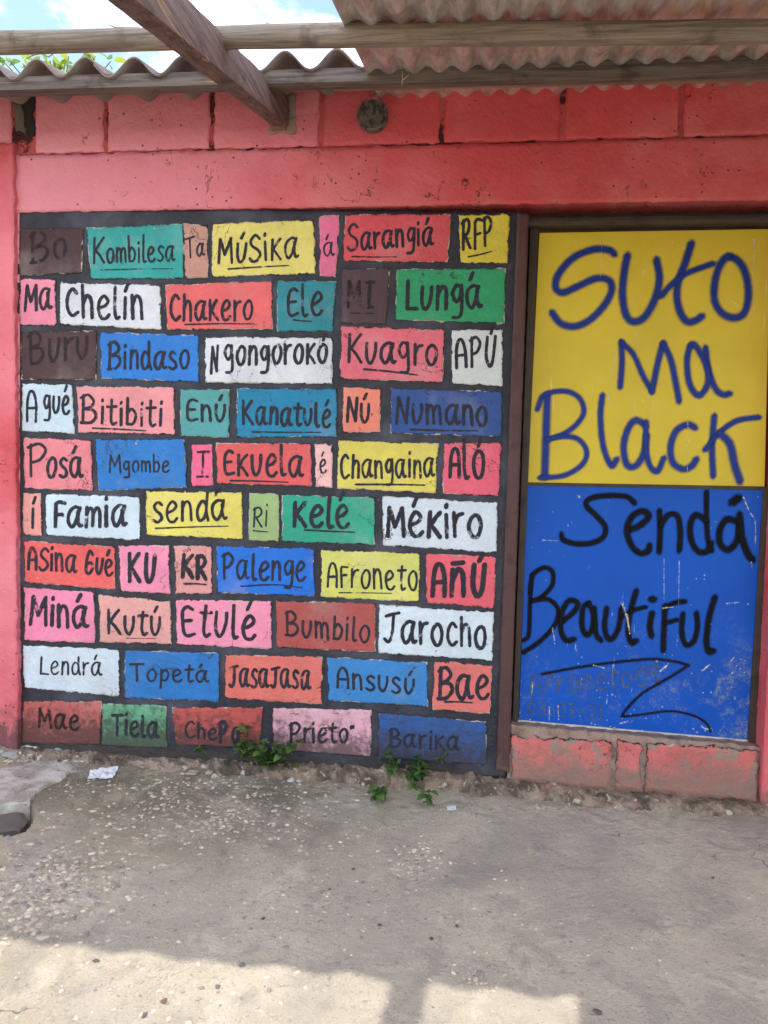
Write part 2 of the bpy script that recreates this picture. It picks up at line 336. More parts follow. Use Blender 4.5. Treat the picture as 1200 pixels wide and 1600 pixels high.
def quad_slab(corners, d, back, m, name, parent, res=.014, jit=.0025, amp=1.0, seed=0, color=None, extra=None, label=None, edge=0.0, d_fn=None):
    """corners: TL TR BR BL as (X,Z) on the wall; a displaced face d in front of the wall plane with rough edges and depth"""
    TL, TR, BR, BL = [np.array(c) for c in corners]
    nx = max(2, int(max(np.linalg.norm(TR-TL), np.linalg.norm(BR-BL))/res)); ny = max(2, int(max(np.linalg.norm(TL-BL), np.linalg.norm(TR-BR))/res))
    nx = min(nx, 420); ny = min(ny, 260)
    V = []; F = []; U = []
    for j in range(ny+1):
        v = j/ny
        for i in range(nx+1):
            u = i/nx
            p = (TL*(1-u)+TR*u)*(1-v)+(BL*(1-u)+BR*u)*v
            x, z = p
            ed = min(min(u, 1-u)*nx, min(v, 1-v)*ny)
            if ed < 1.5:
                k = (1.5-ed)/1.5
                x += k*jit*(nz(x*30+seed, z*30, seed)*1.2+nz(x*90, z*90, seed)*.9); z += k*jit*(nz(x*30, z*30+seed, seed+7)*1.2+nz(x*90, z*90, seed+9)*.9)
            dd = (d_fn(x, z) if d_fn else d)+amp*hgt(x, z)
            if edge and ed < 1: dd -= edge
            V.append((x, -dd, z)); U.append(math.exp(-ed*res/.006))
    idx = lambda i, j: j*(nx+1)+i
    for j in range(ny):
        for i in range(nx): F.append((idx(i, j), idx(i, j+1), idx(i+1, j+1), idx(i+1, j)))
    rim = [idx(i, 0) for i in range(nx+1)]+[idx(nx, j) for j in range(1, ny+1)]+[idx(i, ny) for i in range(nx-1, -1, -1)]+[idx(0, j) for j in range(ny-1, 0, -1)]
    b0 = len(V)
    for r in rim: V.append((V[r][0], back, V[r][2])); U.append(1.0)
    n = len(rim)
    for k in range(n): F.append((rim[k], rim[(k+1) % n], b0+(k+1) % n, b0+k))
    F.append(tuple(b0+k for k in range(n)))
    o = obj(name, V, F, m, parent, color=color, label=label, uv=U)
    fl = [True]*(nx*ny)+[False]*(len(o.data.polygons)-nx*ny); o.data.polygons.foreach_set('use_smooth', fl)
    return o
def rect(x0, x1, z0, z1): return [(x0, z1), (x1, z1), (x1, z0), (x0, z0)]
def box(name, x0, x1, y0, y1, z0, z1, m, parent=None, **k):
    V = [(x, y, z) for x in (x0, x1) for y in (y0, y1) for z in (z0, z1)]
    F = [(0, 1, 3, 2), (4, 6, 7, 5), (0, 4, 5, 1), (2, 3, 7, 6), (0, 2, 6, 4), (1, 5, 7, 3)]
    return obj(name, V, F, m, parent, **k)
def bar(name, pts, w_, h_, m, parent, seg=40, rough=.003, **k):
    """a rough-sawn bar through a 3-D polyline start-end, section w_ x h_ (across, up)"""
    a, b = Vector(pts[0]), Vector(pts[1]); ax = (b-a).normalized()
    side = ax.cross(Vector((0, 0, 1))).normalized(); up = side.cross(ax).normalized()
    prof = []
    for (u, v) in ((-1, -1), (0, -1), (1, -1), (1, 0), (1, 1), (0, 1), (-1, 1), (-1, 0)):
        q = .9 if abs(u)+abs(v) == 2 else 1.0
        prof.append((u*q*w_/2, v*q*h_/2))
    V = []; F = []; n = len(prof)
    for s_ in range(seg+1):
        c = a.lerp(b, s_/seg)
        for q, (u, v) in enumerate(prof):
            e = rough*(nz(s_*.35, q*2.1, w_*90)+.6*nz(s_*1.3, q*3.7, 4))
            V.append(c+side*(u*(1+e/w_*2))+up*(v*(1+e/h_*2)+e*.6))
    for s_ in range(seg):
        for q in range(n): F.append((s_*n+q, s_*n+(q+1) % n, (s_+1)*n+(q+1) % n, (s_+1)*n+q))
    F.append(tuple(range(n))[::-1]); F.append(tuple(seg*n+q for q in range(n)))
    return obj(name, V, F, m, parent, **k)
def tube(name, pts, rad, m, parent=None, n=7, smooth=True, **k):
    V = []; F = []
    P = [Vector(p) for p in pts]; R = rad if isinstance(rad, (list, tuple)) else [rad]*len(P)
    for i, p in enumerate(P):
        ax = (P[min(i+1, len(P)-1)]-P[max(i-1, 0)]).normalized()
        s1 = ax.cross(Vector((.13, .21, 1)) if abs(ax.z) < .9 else Vector((1, .2, 0))).normalized(); s2 = ax.cross(s1)
        for q in range(n):
            an = 2*PI*q/n; V.append(p+(s1*math.cos(an)+s2*math.sin(an))*R[i])
    for i in range(len(P)-1):
        for q in range(n): F.append((i*n+q, i*n+(q+1) % n, (i+1)*n+(q+1) % n, (i+1)*n+q))
    F.append(tuple(range(n))[::-1]); F.append(tuple((len(P)-1)*n+q for q in range(n)))
    return obj(name, V, F, m, parent, smooth=smooth, **k)

# ------------------------------------------------------------------ ground
hole = [G(*p) for p in ((-30, 1262), (0, 1259), (33, 1256), (50, 1258), (54, 1268), (50, 1285), (38, 1300), (15, 1305), (-30, 1300))]
def inside(p, poly):
    r = False; n = len(poly)
    for i in range(n):
        x1, y1 = poly[i]; x2, y2 = poly[(i+1) % n]
        if (y1 > p[1]) != (y2 > p[1]) and p[0] < (x2-x1)*(p[1]-y1)/(y2-y1)+x1: r = not r
    return r
hx = [p[0] for p in hole]; hy = [p[1] for p in hole]; HB = (min(hx)-.02, max(hx)+.02, min(hy)-.02, max(hy)+.02)
def gh(x, y):
    h = .005*nz(x*2.1, y*2.1, 3)+.0028*nz(x*7, y*7, 8)+.0016*nz(x*23, y*23, 2)+.0010*nz(x*60, y*60, 6)
    if y > -.22: h += .018*((y+.22)/.22)**2*(1+.8*nz(x*9, y*9, 1))+.004*nz(x*30, y*30, 3)
    if HB[0] < x < HB[1] and HB[2] < y < HB[3]:
        if inside((x+.006*nz(x*40, y*40, 1), y+.006*nz(x*40, y*40, 4)), hole): h -= .07
    return h
gx0, gx1, gy0, gy1 = -2.6, 1.9, -1.75, 0.02
NX, NY = 640, 250
V = []; F = []
for j in range(NY+1):
    y = gy0+(gy1-gy0)*j/NY
    for i in range(NX+1):
        x = gx0+(gx1-gx0)*i/NX; V.append((x, y, gh(x, y)))
for j in range(NY):
    for i in range(NX):
        a = j*(NX+1)+i; F.append((a, a+1, a+NX+2, a+NX+1))
obj('pavement', V, F, M['pave'], smooth=True, kind='structure')
def strip(name, x0, x1, y0, y1, z, m, n=8):
    V = []; F = []
    for j in range(n+1):
        for i in range(n+1): V.append((x0+(x1-x0)*i/n, y0+(y1-y0)*j/n, z))
    for j in range(n):
        for i in range(n): a = j*(n+1)+i; F.append((a, a+1, a+n+2, a+n+1))
    return obj(name, V, F, m, kind='structure')
# the street beyond, in front of and around the pavement, with a bed just below it
strip('street', -400, 400, -400, 400, -.10, M['earth'], 2)
strip('road', -40, 40, -30, gy0+.01, -.006, M['earth'], 4)
box('pavement_bed', gx1-.005, 12, gy0, 0, -.09, -.002, M['earth'], kind='structure')
box('pavement_bed', -12, gx0+.005, gy0, 0, -.09, -.002, M['earth'], kind='structure')

# ------------------------------------------------------------------ the house
XL, XR, HD = -3.6, 2.1, 3.2
house = thing('painted_house', 'red painted block house front with a mural of coloured word bricks beside a door', 'house', (0, .1, 0))
def cw(*pts, d=0.0): return [W(p[0], p[1], d) for p in pts]
zTop = W(600, 130)[1]+.02
zc_lo = W(600, 227)[1]; zc_lintel0 = W(600, 330)[1]
xml = W(31, 700)[0]; xmr = W(795, 760)[0]; xdr = W(1192, 760)[0]
zMurTop = W(420, 327)[1]; zDoorTop = W(1000, 337)[1]
# thick wall behind everything: left field, mural field, lintel, under the door, right field
TH = .14
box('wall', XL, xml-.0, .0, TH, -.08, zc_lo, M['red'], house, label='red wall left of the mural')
quad_slab([W(20, 326), W(815, 331), W(790, 1215), W(24, 1205)], -.0010, TH, M['black'], 'mural_wall', house, res=.013, jit=.003, seed=3, label='black painted wall field behind the coloured word bricks')
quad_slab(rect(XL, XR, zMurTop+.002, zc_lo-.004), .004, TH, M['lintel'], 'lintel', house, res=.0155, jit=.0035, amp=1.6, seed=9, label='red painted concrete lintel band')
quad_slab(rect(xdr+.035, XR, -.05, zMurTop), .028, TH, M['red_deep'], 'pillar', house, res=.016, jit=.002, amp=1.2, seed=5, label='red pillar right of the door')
quad_slab([(XL, zc_lo+.002), W(27, 226), W(34, 1190), (XL, 0-.05)], .022, -.001, M['pillar'], 'pillar', house, res=.014, jit=.005, amp=1.6, seed=15, label='pink red pillar left of the mural')
# wall top course: blocks with recessed joints
xs = [W(c, 180)[0] for c in (54, 166, 332, 502, 691, 879, 1064, 1250)]
box('wall_core', XL, XR, .0015, TH, zc_lo, zTop-.015, M['joint'], house, label='dark recess behind the top course')
zb0 = zc_lo+.004
def blk(x0, x1, s, m):
    g = .0085
    quad_slab(rect(x0+g, x1-g, zb0-.001, zTop), .0055, .01, m, 'concrete_block', house, res=.009, jit=.0042, amp=1.2, seed=s, edge=.003)
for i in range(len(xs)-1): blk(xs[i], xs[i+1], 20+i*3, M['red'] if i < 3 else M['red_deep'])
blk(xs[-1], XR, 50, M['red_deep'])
xh0 = W(22, 180)[0]
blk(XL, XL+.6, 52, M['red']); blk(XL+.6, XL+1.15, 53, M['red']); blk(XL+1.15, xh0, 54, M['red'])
# dark patch, shade put into its colour, for the hole left of the first block with a grey broken block core in it
quad_slab([W(21, 148), W(55, 148), W(54, 216), W(26, 210)], .004, .02, M['dark'], 'gap_shade_or_core', house, res=.008, jit=.008, seed=77, label='dark patch painted as the shade of a broken gap in the top course with grey rubble')
quad_slab([W(23, 163), W(38, 163), W(41, 208), W(27, 206)], .008, .01, M['inside'], 'gap_shade_or_core', house, res=.008, jit=.008, seed=78)
# mortar patch where the rafter enters
quad_slab([W(418, 150), W(463, 150), W(464, 210), W(420, 212)], .0115, .01, M['mortar'], 'mortar_patch', house, res=.007, jit=.006, amp=2, seed=31)
# rough plaster repair line above the mural
# back and side walls keep the inside dark
box('side_wall', XL, XL+.14, TH, HD, -.08, 2.45, M['inside'], house); box('side_wall', XR-.14, XR, TH, HD, -.08, 2.45, M['inside'], house)
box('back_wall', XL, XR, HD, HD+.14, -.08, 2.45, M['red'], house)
# wall under the door, in blocks
zS = W(1000, 1152)[1]; zU = W(1000, 1228)[1]
quad_slab([W(797, 1132), (xdr+.04, W(1180, 1166)[1]), (xdr+.04, -.05), (W(790, 1200)[0], -.05)], .000, TH, M['mortar'], 'sill_wall', house, res=.012, jit=.004, amp=2.2, seed=61, label='grey mortar bed under the door')
for k, (a, b, s) in enumerate(((797, 955, 63), (960, 1001, 66), (1007, 1183, 69))):
    quad_slab([W(a+3, 1148+(a-797)*.055), W(b, 1150+(b-797)*.055), W(b, 1224+(b-797)*.08), W(a, 1219+(a-797)*.08)], .012, .01, M['pinkbase'], 'concrete_block', house, res=.0075, jit=.011, amp=3.0, seed=s, edge=.007, label='worn pink block under the door')

# ------------------------------------------------------------------ mural bricks and words
G_ = {}
def g(ch, w_, s_, cap=False): G_[ch] = (w_, [[tuple(map(float, p.split(','))) for p in st.split()] for st in s_.split(';')], cap)
ACC = '0.30,1.28 0.48,1.62'
a_ = '0.80,0.95 0.45,1.02 0.12,0.75 0.08,0.32 0.30,0.0 0.52,0.15 0.70,0.6 0.82,0.98;0.69,0.80 0.72,0.30 0.84,0.04 0.98,0.10'
e_ = '0.14,0.45 0.50,0.58 0.68,0.80 0.45,1.02 0.18,0.78 0.08,0.38 0.25,0.02 0.55,0.0 0.75,0.17'
o_ = '0.42,1.0 0.16,0.78 0.08,0.4 0.28,0.02 0.56,0.08 0.72,0.5 0.64,0.88 0.42,1.0'
u_ = '0.10,1 0.10,0.35 0.30,0.01 0.53,0.18 0.66,0.6 0.67,1.0'
n_ = '0.10,1.02 0.10,0;0.10,0.62 0.35,0.98 0.60,0.82 0.66,0.0'
g('a', 1.0, a_); g('á', 1.0, a_+';'+ACC); g('e', .8, e_); g('é', .8, e_+';'+ACC); g('o', .8, o_); g('ó', .8, o_+';0.42,1.2 0.56,1.5')
g('u', .78, u_); g('ú', .78, u_+';0.34,1.3 0.5,1.6'); g('n', .76, n_); g('ñ', .76, n_+';0.12,1.22 0.3,1.32 0.45,1.24 0.66,1.3')
g('m', 1.12, '0.10,1.02 0.10,0;0.10,0.65 0.30,0.97 0.50,0.80 0.53,0.05;0.53,0.65 0.75,0.97 0.95,0.80 1.0,0')
g('r', .6, '0.10,1.02 0.12,0;0.12,0.55 0.30,0.88 0.58,0.98'); g('s', .66, '0.60,0.88 0.35,1.02 0.12,0.80 0.25,0.58 0.50,0.42 0.60,0.18 0.35,0.0 0.06,0.10')
g('i', .26, '0.13,0.98 0.12,0;0.13,1.32 0.15,1.42'); g('í', .3, '0.13,0.98 0.12,0;0.12,1.28 0.26,1.6')
g('l', .38, '0.14,2 0.10,0.35 0.20,0.0 0.36,0.06'); g('t', .62, '0.32,1.8 0.26,0.35 0.38,0.0 0.60,0.10;0.02,1.08 0.62,1.16')
g('b', .76, '0.10,2 0.10,0.05;0.10,0.70 0.40,0.98 0.68,0.60 0.50,0.08 0.10,0.04'); g('d', .82, '0.68,2 0.66,0.5 0.80,0.0;0.66,0.80 0.35,1.0 0.08,0.55 0.20,0.04 0.50,0.10 0.66,0.45')
g('h', .76, '0.10,2 0.10,0;0.10,0.60 0.35,1.0 0.60,0.80 0.66,0'); g('k', .76, '0.12,1.08 0.10,0;0.68,1.08 0.40,0.78 0.14,0.42;0.20,0.50 0.45,0.28 0.72,0')
g('g', .76, '0.64,0.92 0.35,1.02 0.10,0.66 0.30,0.28 0.58,0.50 0.66,1.0;0.66,1.0 0.68,0.20 0.58,-0.36 0.14,-0.42')
g('p', .74, '0.12,1.0 0.10,-0.6;0.12,0.75 0.42,1.0 0.66,0.62 0.45,0.1 0.12,0.15'); g('f', .62, '0.62,1.38 0.28,1.40 0.13,1.1 0.12,0;0.12,0.66 0.52,0.70')
g('c', .7, '0.65,0.82 0.40,1.0 0.12,0.70 0.12,0.25 0.40,0 0.68,0.18'); g('-', .5, '0.05,0.5 0.45,0.5'); g('"', .35, '0.08,1.3 0.06,1.0;0.26,1.35 0.24,1.05'); g(' ', .35, '0,0')
g('B', .76, '0.12,1 0.10,0;0.02,0.90 0.35,1.02 0.60,0.80 0.45,0.60 0.12,0.50;0.12,0.50 0.55,0.48 0.70,0.26 0.45,0.03 0.02,0.0', True)
g('K', .78, '0.12,1 0.10,0;0.70,1 0.40,0.72 0.12,0.42;0.20,0.50 0.45,0.30 0.74,0', True); g('T', .72, '0.0,0.96 0.72,1;0.34,0.98 0.36,0', True)
g('M', .9, '0.05,0 0.12,1;0.12,1 0.42,0.35;0.42,0.35 0.76,1;0.76,1 0.84,0', True); g('S', .7, '0.66,0.88 0.40,1.02 0.12,0.82 0.20,0.60 0.50,0.45 0.66,0.24 0.45,0.02 0.18,0.0 0.02,0.12', True)
g('R', .7, '0.12,1 0.10,0;0.02,0.90 0.40,1.02 0.62,0.80 0.45,0.55 0.12,0.48;0.25,0.50 0.45,0.25 0.66,0', True); g('F', .62, '0.12,0.95 0.10,0;0.12,0.95 0.30,1.03 0.65,0.98;0.12,0.50 0.50,0.52', True)
g('P', .7, '0.12,1 0.10,0;0.02,0.90 0.40,1.02 0.65,0.80 0.45,0.52 0.12,0.42', True); g('A', .7, '0.05,0 0.08,0.65 0.22,0.98 0.45,0.96 0.60,0.60 0.64,0;0.07,0.42 0.62,0.45', True)
g('C', .7, '0.64,0.85 0.42,1.0 0.14,0.72 0.12,0.28 0.36,0 0.68,0.14', True); g('E', .68, '0.60,0.94 0.35,1.02 0.12,0.86 0.08,0.5 0.12,0.12 0.30,0.0 0.65,0.08;0.10,0.52 0.50,0.54', True)
g('L', .62, '0.12,1 0.10,0.04;0.10,0.04 0.62,0.02', True); g('N', .74, '0.06,0 0.10,1;0.10,1 0.60,0.04;0.60,0.04 0.64,1', True)
g('J', .8, '0.10,0.88 0.42,0.95 0.80,1.0;0.50,0.95 0.46,0.25 0.28,0.0 0.06,0.10', True); g('I', .6, '0.05,0.98 0.58,1;0.31,1 0.30,0.02;0.04,0.0 0.58,0.02', True)
g('U', .7, '0.10,1 0.10,0.35 0.30,0.01 0.52,0.22 0.62,1', True); g('Ú', .7, '0.10,1 0.10,0.35 0.30,0.01 0.52,0.22 0.62,1;0.34,1.12 0.46,1.36', True)
g('G', .7, '0.58,0.86 0.35,1.02 0.12,0.65 0.08,0.12 0.35,0.0 0.62,0.25 0.45,0.50 0.16,0.42', True); g('Ñ', .76, '0.08,0 0.08,0.8;0.08,0.45 0.32,0.8 0.58,0.66 0.64,0;0.1,0.98 0.58,1.02', True)
g('0', .6, '0.32,1.0 0.10,0.75 0.08,0.3 0.30,0 0.52,0.25 0.55,0.75 0.32,1.0', True); g('3', .6, '0.05,0.95 0.40,1 0.5,0.78 0.2,0.55;0.2,0.55 0.52,0.45 0.5,0.1 0.08,0.0', True)
g('7', .6, '0.05,1 0.55,1;0.55,1 0.25,0;0.2,0.5 0.5,0.5', True); g('2', .6, '0.05,0.85 0.35,1.02 0.5,0.7 0.08,0.02;0.08,0.02 0.55,0.0', True); g('1', .35, '0.05,0.8 0.2,1;0.2,1 0.2,0', True)
g('9', .6, '0.5,0.9 0.25,1 0.1,0.7 0.3,0.5 0.5,0.85;0.52,0.95 0.5,0', True); g('6', .6, '0.45,1 0.15,0.6 0.1,0.15 0.35,0 0.5,0.25 0.3,0.48 0.12,0.3', True)

def spline(pts, step=1.3):
    P = [np.array(p, float) for p in pts]
    if len(P) == 1: P.append(P[0]+.01)
    if len(P) == 2:
        n = max(2, int(np.linalg.norm(P[1]-P[0])/step)); return [P[0]+(P[1]-P[0])*k/n for k in range(n+1)]
    closed = np.linalg.norm(P[0]-P[-1]) < .5
    Q = ([P[-2]] if closed else [2*P[0]-P[1]])+P+([P[1]] if closed else [2*P[-1]-P[-2]])
    out = []
    for i in range(1, len(Q)-2):
        n = max(2, int(np.linalg.norm(Q[i+1]-Q[i])/step))
        p0, p1, p2, p3 = Q[i-1:i+3]
        for k in range(n):
            t_ = k/n; out.append(.5*((2*p1)+(-p0+p2)*t_+(2*p0-5*p1+4*p2-p3)*t_**2+(-p0+3*p1-3*p2+p3)*t_**3))
    out.append(P[-1]); return out
class Rib:
    """painted strokes as thin sheets lying on a surface; strokes are given in picture units on that surface"""
    def __init__(s, d, lift, hf): s.V = []; s.F = []; s.U = []; s.d = d; s.lift = lift; s.hf = hf; s.k = 0
    def stroke(s, pts, width, wob=.12, taper=0.0):
        c = spline(pts); n = len(c); r = width/2; sd = random.random()*50
        rows = []
        tan = []
        for i in range(n):
            v = c[min(i+1, n-1)]-c[max(i-1, 0)]; L = np.linalg.norm(v); tan.append(v/L if L > 1e-6 else np.array((1., 0)))
        for th in (90, 60, 30): 
            a = math.radians(th); rows.append((c[0]-tan[0]*r*math.sin(a), tan[0], r*math.cos(a), max(math.sin(a), 0)))
        for i in range(n):
            f = 1+wob*nz(i*.22, sd, 1)*1.6
            if taper: f *= 1-taper*(i/n)
            rows.append((c[i], tan[i], r*f, 0.0))
        for th in (30, 60, 90):
            a = math.radians(th); rr = r*(1-taper); rows.append((c[-1]+tan[-1]*rr*math.sin(a), tan[-1], rr*math.cos(a), math.sin(a)))
        b = len(s.V)
        for (p, t_, hw, e) in rows:
            nn = np.array((-t_[1], t_[0])); s.k += 1
            off = s.lift+(s.k % 400)*.0000012
            for q in (-1, 0, 1):
                px, py = p+nn*hw*q
                x, z = W(px, py, s.d); dd = s.d+(s.hf(x, z) if s.hf else 0)+off
                s.V.append((x, -dd, z)); s.U.append(1.0 if q else e)
        for i in range(len(rows)-1):
            o = b+i*3
            s.F.append((o, o+1, o+4, o+3)); s.F.append((o+1, o+2, o+5, o+4))
    def build(s, name, m, parent, **k): return obj(name, s.V, s.F, m, parent, uv=s.U, **k)
def write(R, text, x0, y0, x1, y1, xh, cap, wd, jit=.035):
    ws = []
    for ch in text:
        w_, st, cp = G_[ch]; ws.append(w_*(cap*.92 if cp else xh))
    gap = xh*.20; tot = sum(ws)+gap*(len(text)-1); sx = (x1-x0-wd)/max(tot, 1e-3)
    x = x0+wd/2
    for ch, wch in zip(text, ws):
        w_, st, cp = G_[ch]
        un = wch/w_*sx; dy = random.uniform(-1, 1)*xh*jit; sl = random.uniform(-.04, .05); sc = 1+random.uniform(-1, 1)*jit
        if ch != ' ':
            for s_ in st:
                pts = []
                for (gx, gy) in s_:
                    hh = gy*cap if cp else (gy*xh if gy <= 1 else xh+(gy-1)*(cap-xh if cap > xh*1.25 else xh*.45))
                    if not cp and gy > 1.02 and ch in 'áéíóúñi': hh = xh+(gy-1)*xh*.95
                    if cp and gy > 1.05: hh = cap+(gy-1)*cap*.9
                    px = x+gx*un+hh*sl
                    base = y0+(y1-y0)*((px-x0)/max(x1-x0, 1))
                    pts.append((px+random.uniform(-1, 1)*xh*.012, base-hh*sc+dy+random.uniform(-1, 1)*xh*.012))
                R.stroke(pts, wd*1.12*random.uniform(.9, 1.08))
        x += (wch+gap)*sx

PK = (233, 138, 165)
WH = (212, 218, 226)
